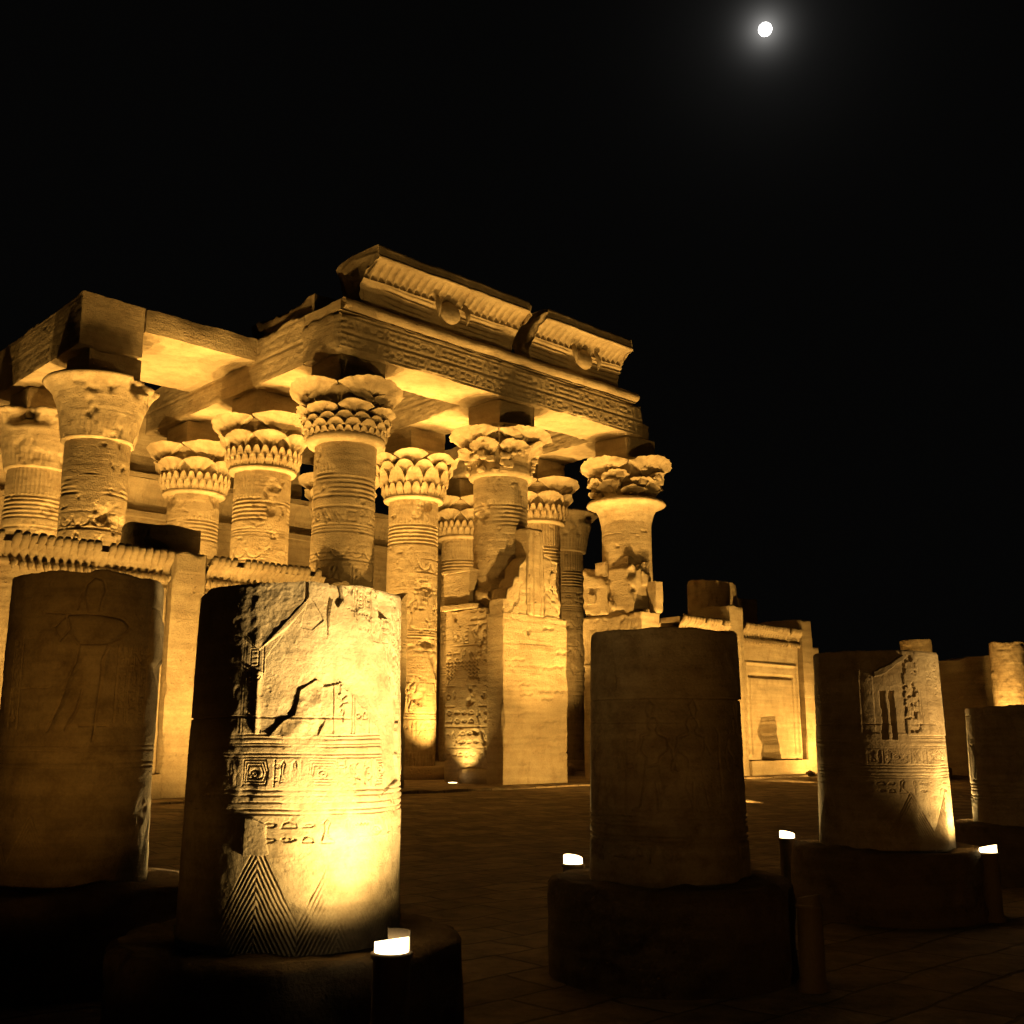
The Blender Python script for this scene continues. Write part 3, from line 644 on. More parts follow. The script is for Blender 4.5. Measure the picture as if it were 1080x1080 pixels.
# ------------------------------------------------------------------ screen walls, pilasters, door piers
def screen_wall(u0, u1, label, seed, panel=False, top=6.85, fr_u0=None):
    t = thing('screen_wall', label, 'screen wall', P(0, 0), ROT, 'low screen walls of the facade')
    mb = MB(); rnd = random.Random(seed); c = Canvas(u1 - u0, top - FLOOR, .02)
    hh = c.h
    if panel:
        c.stroke([(.25, .9), (.25, hh - 1.6), (c.w - .25, hh - 1.6), (c.w - .25, .9)], .07, .09)
        for xx in (.55, c.w - .6): c.stroke([(xx, .9), (xx, hh - 2.2)], .05, -.10)
        c.stroke([(.55, hh - 2.15), (c.w - .6, hh - 2.15)], .09, -.16)
    else:
        for xx in (.12, c.w - .12): c.stroke([(xx, .7), (xx, hh - .9)], .08, .10)
        for q in range(int(c.w // 1.6)): c.figure(1.0 + q * 1.7, 1.6, 2.4, .04, -.035, 1 if q % 2 else -1)
        c.row(.2, c.w, hh - 1.6, .5, .03, -.03, rnd); c.hline(hh - 1.7, .03, -.03); c.hline(hh - 1.0, .03, -.03)
    for k in range(1, 9): c.hline(k * .78, .02, -.012)
    if panel:
        Xc, Yc = np.meshgrid(np.arange(c.nx) * c.r, np.arange(c.ny) * c.r); nw = fbm(vec3(Xc, Yc, 0 * Xc), 1.6, 5) * .45
        hole = (Xc + nw > 1.40 - .1 * Yc) & (Xc + nw < 2.85 - .12 * Yc) & (Yc + nw * .3 < 2.55); c.H[hole] = -.80 + .2 * nw[hole]
    rough_box(mb, u0, u1, -1.5, -.5, FLOOR + .1, top - .55, .2, .02, .06, seed, relief=lambda X, Z: c.sample(X - u0, Z - FLOOR), rstep=.045); mb.build('panel', M_CARVED, t)
    mb = MB(); rough_box(mb, u0 - .02, u1 + .02, -1.85, -1.47, FLOOR - .06, FLOOR + .62, .12, .03, .08, seed + 1); mb.build('base_course', M_TEMPLE, t)
    mb = MB(); n = int((u1 - u0) / .03); s = np.linspace(0, 1, 20)
    pr = [(-1.5, top - .72), (-1.62, top - .70), (-1.68, top - .62), (-1.62, top - .54)] + [(-1.54 - .2 * q ** 2, top - .52 + .36 * q) for q in s] + [(-1.76, top - .14), (-1.5, top - .12), (-.9, top - .12), (-.55, top - .14), (-.5, top - .72)]
    pr = np.array(pr); U_, K = np.meshgrid(np.linspace(u0, u1, n), np.arange(len(pr)))
    v = vec3(U_, pr[K, 0] - (.075 * (np.abs(np.sin(math.pi * U_ / .20)) ** .6) - .05 * np.clip(fbm(vec3(U_, pr[K, 1] * 2, 0 * U_), 3.0, 3) - .1, 0, 1)) * ((K > 3) & (K < 25)), pr[K, 1]); v = erode(v, .04, seed, 1.4); mb.grid(v, flip=False)
    k = u0 + .12
    rg = random.Random(seed + 3)
    while k < u1 - .1:
        if rg.random() > .06:
            s_ = rg.uniform(.85, 1.08)
            # cobra: hood leaning out over the cornice
            path = np.array([[k, -1.58, top - .30], [k, -1.72, top - .20], [k + .02, -1.80, top - .06], [k + .03, -1.84, top + .06 * s_], [k + .05, -1.80, top + .13 * s_], [k + .05, -1.70, top + .13 * s_]]); rad = np.array([.06, .105, .125, .10, .07, .02]) * s_
            ph = np.linspace(0, 2 * math.pi, 9, endpoint=False)
            ring = path[:, None, :] + rad[:, None, None] * np.stack([np.cos(ph) * .95, np.sin(ph) * .75, .3 * np.sin(ph)], -1)[None]
            mb.grid(erode(ring, .03, seed + k, 3.0), wrap=True)
            lo = np.array([[k, -1.62, top - .55], [k, -1.75, top - .66], [k, -1.70, top - .80]]); ra = np.array([.05, .07, .03])
            ring = lo[:, None, :] + ra[:, None, None] * np.stack([np.cos(ph), np.sin(ph), 0 * ph], -1)[None]; mb.grid(ring, wrap=True, flip=True)
        k += .20
    rough_box(mb, u0, u1, -1.62, -.6, top - .16, top + .06, .1, .03, .05, seed + 7)
    mb.build('cobra_frieze', M_CARVED, t)
    return t
screen_wall(-19.5, -13.82, 'screen wall with cobra frieze at the left edge behind the dim figure stump', 91)
screen_wall(-12.76, -8.95, 'screen wall with cobra frieze running behind the brightly lit column stump', 92)
screen_wall(8.4, 11.78, 'screen wall with cobra frieze just right of the broken end pier', 93)
screen_wall(12.8, 17.32, 'screen wall with recessed false-door panel and a dark hollow at its foot', 94, panel=True)
# dark hollow broken into the panel: a real niche wall piece standing proud is not needed, the broken stones lie in front of it
def pier(u0, u1, w0, w1, outline, name, label, cat, seed, step=.11, grp=None, relief=None):
    """outline(u) gives the broken top height"""
    mb = MB(); zt = max(outline(q) for q in np.linspace(u0, u1, 240))
    us = np.linspace(u0, u1, 240); hs = np.array([outline(q) for q in us])
    def prof(v):
        v = v.copy(); h = np.interp(v[..., 0], us, hs) + .12 * fbm(v * 1.0 + seed, 1.6, 4)
        v[..., 2] = FLOOR - .05 + (v[..., 2] - FLOOR + .05) * (h - FLOOR + .05) / (zt - FLOOR + .05); return v
    rough_box(mb, u0, u1, w0, w1, FLOOR - .05, zt, step, .03, .10, seed, prof=prof, relief=relief, rstep=min(step, .06))
    return mb
def mk(mb, name, label, cat, mat=None, grp=None):
    return tag(mb.build(name, mat or M_TEMPLE, loc=P(0, 0), rz=ROT), label, cat, grp)
GP = 'pilasters in the facade wall'
def pil_rel(seed, u0, u1, h):
    c = Canvas(u1 - u0, h, .02); rnd = random.Random(seed)
    for k in range(1, 8): c.hline(k * .85 + rnd.uniform(-.1, .1), .02, -.02)
    c.stroke([(c.w - .12, 0), (c.w - .12, h)], .06, .07)
    return lambda X, Z: c.sample(X - u0, Z - FLOOR)
mk(pier(-13.8, -12.78, -1.68, 0, lambda q: 7.0, '', '', '', 101, relief=pil_rel(1, -13.8, -12.78, 7)), 'pilaster', 'smooth pale pilaster between the two cobra friezes on the left', 'pilaster', None, GP)
mk(pier(11.8, 12.78, -1.7, 0, lambda q: 7.6, '', '', '', 102, relief=pil_rel(2, 11.8, 12.78, 7)), 'pilaster', 'narrow pilaster below the broken column on the right', 'pilaster', None, GP)
mk(pier(17.34, 18.75, -1.75, 1.2, lambda q: 7.45 if q < 18.2 else 6.2, '', '', '', 103), 'pilaster', 'end pilaster with ragged stepped top closing the right wall', 'pilaster', None, GP)
base_rel = Canvas(1, 1, .1)
def c_top(q):
    return float(np.interp(q, [-1.5, -1.3, -.95, -.5, -.28, -.24, .48, .52, 1.0, 1.38, 1.43, 1.7], [7.1, 7.15, 7.55, 8.35, 8.5, 9.45, 9.4, 8.55, 8.4, 8.3, 6.3, 6.25]))
def pier_rel(u0, u1, seed):
    c = Canvas(u1 - u0, 9.5, .02); rnd = random.Random(seed)
    for k in range(1, 12): c.stroke([(0, k * .8), (c.w * .5, k * .8 + .03), (c.w, k * .8)], .03, -.035)
    for k in range(9): c.glyph(rnd.randrange(16), rnd.uniform(.1, .7), 3.2 + k * .6, .5, .45, .025, -.03)
    for k in range(26):
        x, z = rnd.uniform(.1, c.w - .4), rnd.uniform(.6, 7.4); c.stroke([(x, z), (x + .15, z + .06), (x + .35, z + .01), (x + .5, z + .05)], .05, -.07)
    for z in (5.2, 5.9, 6.3, 6.6): c.stroke([(1.25, z), (1.27, z + .1)], .09, -.12)
    for z in (6.4, 6.8): c.stroke([(2.0, z), (2.02, z + .1)], .09, -.12)
    c.stroke([(1.15, .0), (1.2, .5), (1.17, 1.1)], .05, -.06); c.stroke([(2.0, .0), (2.0, .35)], .04, -.05)
    return lambda X, Z: c.sample(X - u0, Z - FLOOR) - .10 * np.clip(fbm(vec3(X, Z, 0 * X + seed), 1.3, 5) - .22, 0, .5) / .5
cp = thing('door_pier', 'tall brightly lit door pier with ragged stepped top in the centre of the facade', 'door pier', P(0, 0), ROT, 'piers between the doorways')
pr_ = pier_rel(-1.5, 1.7, 8)
mb = MB(); rough_box(mb, -1.5, 1.7, -1.65, -.78, FLOOR - .05, 6.28, .08, .03, .07, 111, relief=pr_, rstep=.05); mb.build('front_face', M_TEMPLE, cp)
def zig(q): return float(np.interp(q, [-1.5, -1.28, -1.26, -.98, -.95, -.72, -.70, -.45, -.3], [6.75, 6.85, 7.15, 7.3, 7.6, 7.7, 8.1, 8.3, 8.5]))
mb = pier(-1.49, -.31, -1.63, -.85, zig, '', '', '', 117, .06, relief=pr_)
for k_ in range(len(mb.v)): mb.v[k_][:, 2] = np.maximum(mb.v[k_][:, 2], 6.2)
sub = pier(.53, 1.40, -1.62, -.82, lambda q: float(np.interp(q, [.5, .9, .93, 1.25, 1.28, 1.42], [8.6, 8.5, 8.35, 8.3, 8.1, 7.9])), '', '', '', 118, .06, relief=pr_)
for vv, ff in zip(sub.v, sub.f): pass
for k_ in range(len(sub.v)):
    q_ = sub.v[k_]; q_[:, 2] = np.maximum(q_[:, 2], 6.2)
    q_[:, 0] += np.where(q_[:, 0] > 1.0, .16 * np.sin((q_[:, 2] - 6.2) * 3.4) - .10, 0) * np.clip((q_[:, 2] - 6.3) * 3, 0, 1)
mb.add(np.concatenate(sub.v), np.concatenate(sub.f) if len(sub.f) == 1 else np.concatenate(sub.f))
rough_box(mb, -.29, .51, -1.68, -.88, 6.25, 9.45, .07, .03, .09, 119, relief=lambda X, Z: -.05 * (np.abs(X + .05) < .03) - .05 * (np.abs(X - .33) < .03), rstep=.03)
mb.build('broken_courses', M_TEMPLE, cp)
# reveal: thick side of the doorway with rows of carving, broken lintel stub on top
c = Canvas(2.4, 7, .016); rnd = random.Random(77)
for k in range(9): c.hline(.5 + k * .72, .03, -.035); c.row(.05, 2.4, .58 + k * .72, .55, .03, -.05, rnd)
for k in range(5):
    z = .5 + 3.2 + k * .13; c.stroke([(a_ * .1, z + (.06 if a_ % 2 else -.04)) for a_ in range(25)], .035, -.06)
sub = MB(); rough_box(sub, 0, 2.35, -1.40, -.2, FLOOR - .05, 6.55, .1, .03, .08, 112, relief=lambda X, Z: c.sample(X, Z - FLOOR) * np.clip(fbm(vec3(X, Z, 0 * X), 1.2, 3) * 5 + 1.2, 0, 1) - .10 * np.clip(fbm(vec3(X + 5, Z, 0 * X), 2.2, 4) - .3, 0, 1) * 3, rstep=.028)
vv = np.concatenate(sub.v); ff = np.concatenate(sub.f); mb = MB(); mb.add(np.stack([vv[:, 1], 1.56 - vv[:, 0], vv[:, 2]], -1), ff); mb.build('reveal', M_CARVED, cp)
mb = MB()
rough_box(mb, -1.62, -.3, -.2, 1.62, 6.57, 6.74, .12, .03, .06, 113)
rough_box(mb, -1.5, -.3, .15, 1.6, 6.76, 7.9, .1, .03, .07, 114, prof=None)
rough_box(mb, -1.58, -.3, .05, 1.64, 7.92, 8.02, .1, .02, .04, 115)
rough_box(mb, -1.3, .6, -.8, .3, 6.7, 7.35, .1, .05, .3, 116, prof=raggedtop(6.9, .6, 4))
mb.build('lintel_stub', M_TEMPLE, cp)

dp = thing('door_pier', 'broken end pier with cracked blocks at the right doorway, behind the dark smooth stump', 'door pier', P(0, 0), ROT, 'piers between the doorways')
c = Canvas(3.4, 8, .02); rnd = random.Random(5)
c.figure(1.0, 4.6, 2.1, .04, -.04, -1); c.figure(2.3, 4.6, 2.0, .04, -.04, 1)
for k in range(5): c.column(.1 + k * .6, .5, .8, 4.3, .03, -.035, rnd)
c.stroke([(0, 4.45), (3.3, 4.45)], .05, .06)
sub = MB(); rough_box(sub, 0, 3.15, 5.95, 7.15, FLOOR - .05, 6.9, .1, .03, .12, 121, relief=lambda X, Z: c.sample(X, Z - FLOOR), rstep=.05)
vv = np.concatenate(sub.v); ff = np.concatenate(sub.f); mb = MB(); mb.add(np.stack([vv[:, 1], 1.5 - vv[:, 0], vv[:, 2]], -1), ff)
mb.build('reveal', M_CARVED, dp)
mb = MB()
rough_box(mb, 5.9, 7.1, .1, 1.5, 6.93, 8.85, .1, .05, .22, 122, prof=raggedtop(8.0, .7, 3))
rough_box(mb, 6.0, 7.2, -1.2, .08, 6.92, 9.3, .1, .05, .25, 123, prof=raggedtop(7.6, 1.2, 8))
rough_box(mb, 6.85, 7.3, -1.68, -1.24, 6.92, 8.2, .1, .03, .1, 124)
for k_, (a_, b_, z_, sz_) in enumerate(((5.95, .5, 8.8, .3), (6.15, -.5, 8.9, .35), (6.5, -1.0, 8.3, .3), (6.3, .9, 8.6, .25), (5.8, .9, 7.6, .22), (5.82, -.2, 7.3, .2))):
    rough_box(mb, a_, a_ + sz_ * 2, b_ - sz_, b_ + sz_, z_ - sz_, z_ + sz_, .07, .05, .2, 125 + k_)
mb.build('broken_blocks', M_TEMPLE, dp)
mb = pier(-8.75, -5.7, -1.65, .2, lambda q: 6.3 + .5 * math.sin(q * 2.1), '', '', '', 131); mk(mb, 'door_pier', 'worn door pier mostly hidden behind the bright column stump', 'door pier', None, 'piers between the doorways')

# ------------------------------------------------------------------ rear wall of the hall
bw = thing('temple_wall', 'rear wall of the columned hall with ribbed cornice and ledges', 'wall', P(0, 0), ROT)
mb = MB(); c = Canvas(35.5, 13.4, .04); rnd = random.Random(17)
for k in range(18): c.figure(1.6 + k * 1.95, 8.2, 2.4, .06, -.04, 1 if k % 2 else -1); c.figure(1.6 + k * 1.95, 3.2, 2.8, .06, -.04, 1 if k % 2 else -1)
for z in (3, 6.6, 7.9, 11.3): c.row(0, 35, z, .6, .05, -.04, rnd)
for k in range(16): c.hline(k * .82, .03, -.02)
rough_box(mb, -19.5, 16.0, 15.5, 17.0, FLOOR - .05, 13.3, .4, .03, .2, 141, relief=lambda X, Z: c.sample(X + 19.5, Z - FLOOR), rstep=.09); rough_box(mb, -19.5, 1.0, 15.4, 17.0, 13.32, 16.4, .3, .05, .25, 148, prof=raggedtop(15.6, .5, 14)); mb.build('masonry', M_CARVED, bw)
mb = MB()
for z, d in ((11.35, .35), (7.0, .3)):
    rough_box(mb, -19.5, 15.8, 15.5 - d, 15.49, z, z + .28, .3, .02, .05, 142 + z)
U_, K = np.meshgrid(np.linspace(-19.4, 15.7, 1400), np.arange(14)); q = K / 13
v = vec3(U_, 15.45 - .5 * q ** 2.2 - .05 * np.abs(np.sin(math.pi * U_ / .32)) ** .6, 12.0 + 1.0 * q); mb.grid(v)
rough_box(mb, -19.4, 15.7, 14.9, 15.48, 13.02, 13.25, .3, .02, .05, 149)
mb.build('cornice', M_TEMPLE, bw)
mb = MB(); rough_box(mb, 16.2, 22.0, 15.8, 17.0, FLOOR - .05, 4.6, .25, .05, .3, 151, prof=raggedtop(3.2, 1.0, 4)); mk(mb, 'ruined_wall', 'low ruined wall glimpsed through the narrow gap beside the central pier', 'ruined wall')
mb = MB(); rough_box(mb, 17.2, 18.7, 1.5, 3.3, FLOOR - .05, 8.75, .2, .05, .25, 152); mk(mb, 'ruined_wall', 'dim block of side wall sticking up behind the panelled screen wall', 'ruined wall')

# ------------------------------------------------------------------ right side: court wall and fallen stones
mb = MB(); rough_box(mb, 23.5, 25.0, -11.2, 3.0, -.1, 5.75, .3, .05, .2, 161, prof=raggedtop(5.0, .25, 4)); mk(mb, 'court_wall', 'dim brown court wall behind the right carved stump', 'wall')
mb = MB(); rough_box(mb, 24.2, 25.6, -15.6, -11.5, -.1, 5.6, .3, .04, .15, 162); mk(mb, 'court_wall', 'smooth olive wall piece left of the small lit far column', 'wall')
block(14.6, -3.5, .36, .22, .2, .17, 'small squarish dark stone on the ground before the panelled wall', 171, grp='fallen stones on the terrace')
block(17.0, -3.4, .36, .32, .25, .08, 'flat dark stone on the ground before the end pilaster', 172, grp='fallen stones on the terrace')
mb = MB(); lathe(mb, [(.42, FLOOR - .03), (.5, FLOOR + .1), (.5, FLOOR + .75), (.38, FLOOR + .85)], 48, None, .05, 3.3); tag(mb.build('stone_drum', M_TEMPLE, loc=P(5.0, 2.6), rz=0), 'small pale stone drum in the gap between the two door piers', 'stone drum')

# ------------------------------------------------------------------ court stumps
def stump(x, y, r0, r1, zp, ztop, label, seed, carve, nth=420, nz=330, front=130, topn=.05, rp=1.1, mat=M_STUMP, plinth=True, grp='column stumps in the court'):
    """r0 bottom, r1 top radius; carve(arc, z, s) -> offset, arc measured from the side facing the path"""
    t = thing('column_stump', label, 'column stump', (x, y, 0), 0, grp)
    d = Vector((-x, -y, 0)).normalized(); base = math.atan2(d.y, d.x)
    f = math.radians(front); ph = np.concatenate([np.linspace(-f, f, nth), np.linspace(f, 2 * math.pi - f, 90)[1:-1]])
    z = np.linspace(zp - .02, ztop, nz)
    PH, Z = np.meshgrid(ph, z); R = r0 + (r1 - r0) * (Z - zp) / (ztop - zp)
    v0 = vec3(np.cos(PH) * R + seed, np.sin(PH) * R, Z)
    off = carve(PH, Z, v0)
    jz = zp + .62 * (ztop - zp) + .01 * fbm(v0 + 5, 2.0, 2); off = off - .012 * (np.abs(Z - jz) < .006) * np.clip(fbm(v0 + 12, 2.5, 3) * 4 + .2, 0, 1) - .05 * np.clip(fbm(v0 + 90, 3.0, 4) - .36, 0, 1) + .0025 * fbm(v0 + 33, 18, 2)
    R = R + off + fbm(v0, 1.2, 4) * .012
    ragged = fbm(vec3(np.cos(PH) * 1.5 + seed, np.sin(PH) * 1.5, 0 * Z), 1.0, 5)
    k = np.clip((Z - (ztop - .35)) / .35, 0, 1); Z2 = Z + k * topn * (ragged - .15) * 1.6
    edge = np.clip((Z - (ztop - .025)) / .025, 0, 1); R = R - edge ** 2 * (.006 + .03 * np.clip(fbm(v0 + 4, 3.0, 3), 0, 1))
    A = base + PH; v = vec3(R * np.cos(A), R * np.sin(A), Z2)
    mb = MB(); mb.grid(v, wrap=True)
    row = v[-1]; ce = row.mean(0); rings = np.stack([row + (ce - row) * q for q in (0, .08, .3, .6, .999)]); rings[1:, :, 2] += fbm(rings[1:] * 1.0, 3.0, 4) * .03; mb.grid(rings, wrap=True)
    mb.build('shaft', mat, t)
    if plinth:
        pm = MB(); zz = np.linspace(-.06, zp - .05, 16)
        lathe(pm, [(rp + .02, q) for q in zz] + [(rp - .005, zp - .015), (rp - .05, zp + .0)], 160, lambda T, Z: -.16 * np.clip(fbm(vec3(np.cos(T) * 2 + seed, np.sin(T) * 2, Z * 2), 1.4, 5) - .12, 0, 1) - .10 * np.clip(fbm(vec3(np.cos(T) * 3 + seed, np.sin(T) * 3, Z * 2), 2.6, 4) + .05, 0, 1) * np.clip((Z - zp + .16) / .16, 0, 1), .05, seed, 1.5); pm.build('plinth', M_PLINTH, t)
    return t

# -- the brightly lit stump in front: traced carving, coordinates are (sin of the angle from the front, height)
def hero_canvas():
    R = .69; c = Canvas(3.4, 2.3, .003); rnd = random.Random(4); x0 = 1.7
    X = lambda s: x0 + R * math.asin(max(-.999, min(.999, s))); zz = lambda z: z - .74
    d = -.011
    def ring(z, lw=.007, dd=-.012): c.hline(zz(z), lw, dd)
    for z in (1.955, 1.925, 1.91, 1.865, 1.845): ring(z)
    for z in (1.655, 1.625, 1.585, 1.545, 1.52): ring(z)
    # frieze of panels with cartouches between the rings
    x = .15
    k = 0
    while x < 3.3:
        w = rnd.choice([.16, .2, .24])
        if k % 2 == 0:
            for q in range(3):
                c.stroke([(x + .02 + q * .014, 1.68 - .74 + .01 + q * .016), (x + w - .03 - q * .014, 1.68 - .74 + .01 + q * .016), (x + w - .02 - q * .014, 1.76 - .74), (x + w - .04 - q * .014, 1.83 - .74 - q * .016), (x + .03 + q * .014, 1.83 - .74 - q * .016), (x + .02 + q * .014, 1.68 - .74 + q * .016)], .006, d)
            c.glyph(5, x + w * .3, .975, w * .35, .07, .006, d * 1.3)
        else:
            c.glyph(rnd.choice([12, 15, 2, 3]), x + .02, .95, w * .45, .13, .007, d * 1.2); c.glyph(rnd.choice([4, 9, 12]), x + w * .55, .95, w * .4, .13, .007, d * 1.2)
            c.stroke([(x, .94), (x, 1.09)], .005, d); c.stroke([(x + w, .94), (x + w, 1.09)], .005, d)
        x += w + .02; k += 1
    for yy in (.985,): c.row(.05, 3.35, .945, .145, .0055, -.008, rnd)
    c.row(.02, 3.35, .60, .16, .007, -.013, rnd)
    x = 9
    while x < 3.3:
        w = .17; c.glyph(rnd.choice([2, 14, 15, 9, 7, 12]), x, .615, w, .14, .009, -.016); x += w * 1.12
    # sheath leaves: nested chevrons rising from the foot
    for cx in np.arange(-.2 - .48 * 3, 1.8, .48) + x0:
        for k in range(24):
            ap = .62 - k * .050; hw = .24
            pts = []
            for sg in (-1, 1):
                p0 = (cx, ap); p1 = (cx + sg * hw, ap - hw * 1.9)
                c.stroke([p0, p1], .0080, -.015)
    # columns of small signs in the upper field
    for k in range(9): c.column(.12 + k * .36, .13, 1.25, 2.12, .006, -.010, rnd); c.column(.27 + k * .36, .12, 1.25, 2.12, .006, -.010, rnd)
    c.hline(1.235, .006, d)
    return c
HC = hero_canvas()
def carve_hero(PH, Z, v):
    S = np.sin(PH); frontm = np.cos(PH) > 0; R = .69; x = 1.7 + R * PH
    n = fbm(v, 6.0, 4); n2 = fbm(v + 31, 2.2, 4); n3 = fbm(v + 5, 14, 3)
    rel = HC.sample(x + .010 * n2 + .005 * n, Z - .74 + .007 * fbm(v + 60, 4.0, 3)) * np.clip(fbm(v + 44, 3.2, 4) * 3.2 + .95, .12, 1.15)
    wob = .05 * n2 + .045 * n + .02 * fbm(v + 71, 12, 2)
    Sn, Zn = S + wob, Z + wob * .6
    # plaster repairs: smooth, fill the carving
    pl = patch(Sn, Zn, [(-.40, 2.02), (-.32, 2.42), (.02, 2.75), (.25, 2.84), (.45, 2.72), (.62, 2.62), (.80, 2.48), (.93, 2.30), (.96, 1.7), (.80, 1.62), (.76, 2.0), (.62, 2.12), (.40, 2.30), (.22, 2.26), (.16, 2.30), (.02, 2.10), (-.20, 1.99)]) & frontm
    pl2 = patch(Sn, Zn, [(.24, 1.36), (.5, 1.38), (.97, 1.34), (.97, 1.02), (.6, .95), (.3, 1.06)]) & frontm
    pl3 = patch(Sn, Zn, [(-.52, 1.50), (-.34, 1.50), (-.22, 1.46), (-.2, 1.30), (-.42, 1.28), (-.54, 1.36)]) & frontm
    h = rel * 1.0
    fade = np.clip((2.52 - Z) / .30, 0, 1) * np.clip((S + .40) * 3, 0, 1)
    h = np.where(pl, -.024 * fade + .006 * n2 + .0015 * n3, h)
    h = np.where(pl2, h * .25 - .003, h)
    h = np.where(pl3, .016 + .008 * n, h)
    # surviving island of carved skin, standing proud of the plaster
    isl = patch(Sn, Zn, [(-.24, 1.97), (-.12, 2.06), (-.02, 2.10), (.03, 2.25), (.17, 2.31), (.22, 2.27), (.24, 2.08), (.18, 1.97)]) & frontm
    h = np.where(isl, .006 + .020 * n + .016 * n3, h)
    # rough broken top left with a thin sharp ledge running down to the left
    rough = patch(Sn, Zn, [(-.62, 2.97), (.02, 2.97), (.0, 2.76), (-.36, 2.48), (-.46, 2.56), (-.6, 2.62)]) & frontm
    h = np.where(rough, .006 + .016 * n2 + .016 * n + .006 * n3, h)
    led = patch(S + .012 * n2, Z, [(-.38, 2.475), (-.34, 2.50), (.03, 2.775), (.04, 2.745), (-.12, 2.62)]) & frontm
    h = np.where(led, .012, h)
    scar = patch(Sn, Zn, [(.0, 2.62), (.03, 2.78), (.12, 2.76), (.20, 2.66), (.10, 2.60)]) & frontm
    h = np.where(scar, -.012 + .012 * n, h)
    slot = patch(S + .02 * n, Z, [(.24, 3.0), (.31, 3.0), (.38, 2.80), (.33, 2.75), (.27, 2.80), (.25, 2.55), (.23, 2.7)]) & frontm
    h = np.where(slot, -.035, h)
    slot2 = patch(S + .02 * n, Z, [(.01, 3.0), (.03, 3.0), (.06, 2.80), (.03, 2.76)]) & frontm
    h = np.where(slot2, -.03, h)
    hole = patch(S + .01 * n, Z, [(.72, 2.86), (.86, 2.84), (.86, 2.72), (.73, 2.71)]) & frontm
    h = np.where(hole, -.12, h)
    # pitted weathered skin at the upper right edge
    pit = patch(Sn, Zn, [(.34, 3.0), (1.1, 3.0), (1.1, 2.1), (.93, 2.2), (.78, 2.5), (.5, 2.66)]) & frontm
    pz = fbm(v * np.array([1, 1, .8]) + 3, 24, 2)
    h = np.where(pit & ~hole, h * .8 - .014 * np.clip(pz - .10, 0, .35) / .35, h)
    # side away from the lamp: plain, worn
    side = np.clip((-.40 - S) * 14, 0, 1) * frontm + (~frontm)
    h = h * (1 - .9 * np.clip(side, 0, 1)) - .06 * np.clip(fbm(v + 77, .9, 4) - .3, 0, 1) * np.clip(side, 0, 1)
    # chipped edge line running down the terminator
    ch = np.exp(-((S + .36 + .03 * n2) / .02) ** 2) * (Z > 1.98) * (Z < 2.35) * frontm
    return h + .018 * ch + .0025 * n3
stump(-1.405, 7.275, .70, .655, .76, 2.89, 'large brightly lit column stump with carved rings and chevrons, nearest the camera', 5.0, carve_hero, 900, 700, 112, .04, 1.07)

def fig_canvas():
    R = .68; c = Canvas(3.4, 2.8, .006); x0 = 1.7; rnd = random.Random(9)
    X = lambda s: x0 + R * math.asin(max(-.99, min(.99, s)))
    def tr(pts, lw=.012, d=-.030): c.stroke([(X((px - 83) / 80), 1.95 + (778 - py) / 119.5 - .74) for px, py in pts], lw, d)
    tr([(81, 652), (80, 645), (77, 636), (79, 624), (87, 617), (95, 620), (99, 630), (95, 641), (94, 652)], .010, -.022); tr([(72, 648), (76, 630)], .008)
    tr([(62, 655), (80, 653), (97, 653), (118, 656), (126, 664), (118, 676), (106, 682), (76, 683), (66, 672), (62, 655)]); tr([(62, 655), (50, 668), (58, 680), (66, 668)]); tr([(40, 652), (66, 654)], .01)
    tr([(77, 683), (75, 700), (68, 720), (62, 745), (52, 770)]); tr([(106, 684), (100, 700), (101, 730), (98, 778)], .016, -.03); tr([(84, 764), (110, 764)], .012); tr([(70, 768), (80, 750), (84, 730)])
    tr([(148, 655), (150, 640), (160, 640), (164, 655)]); tr([(136, 690), (142, 700), (150, 690)]); tr([(158, 670), (164, 690), (158, 700)]); tr([(155, 705), (166, 730)], .015, -.03)
    def fill(pts, d):
        pl_ = [(X((px - 83) / 80), 1.95 + (778 - py) / 119.5 - .74) for px, py in pts]; Xc, Yc = np.meshgrid(np.arange(c.nx) * c.r, np.arange(c.ny) * c.r)
        m_ = patch(Xc, Yc, pl_).astype(float)
        for _ in range(5): m_ = (m_ + np.roll(m_, 2, 0) + np.roll(m_, -2, 0) + np.roll(m_, 2, 1) + np.roll(m_, -2, 1)) / 5
        c.H += d * m_
    fill2 = fill; fill = lambda p_, d_: fill2(p_, d_ * 2.0)
    fill([(81, 652), (77, 636), (79, 624), (87, 617), (95, 620), (99, 630), (94, 652)], .014); fill([(62, 655), (118, 656), (124, 666), (106, 682), (104, 705), (78, 705), (76, 683)], .016)
    fill([(78, 705), (104, 705), (98, 735), (98, 776), (88, 776), (86, 735), (70, 770), (56, 770), (68, 735)], .014); fill([(148, 655), (152, 640), (164, 655), (166, 700), (150, 700)], .012)
    for k in range(3): c.column(X(.42) + .12 * k, .1, 1.35, 2.0, .007, -.012, rnd)
    c.column(X(-.85), .12, 1.3, 2.05, .007, -.012, rnd)
    for z in (1.16, 1.12, 1.02, .98): c.hline(z, .008, -.012)
    c.row(0, 3.4, 1.18 - .14, .0001, .01, 0, rnd, gap=300)
    for cx in np.arange(.1, 3.4, .42):
        for k in range(20): c.stroke([(cx - .21, .5 - k * .05 - .3), (cx, .5 - k * .05 + .1), (cx + .21, .5 - k * .05 - .3)], .008, -.010)
    return c
FC = fig_canvas()
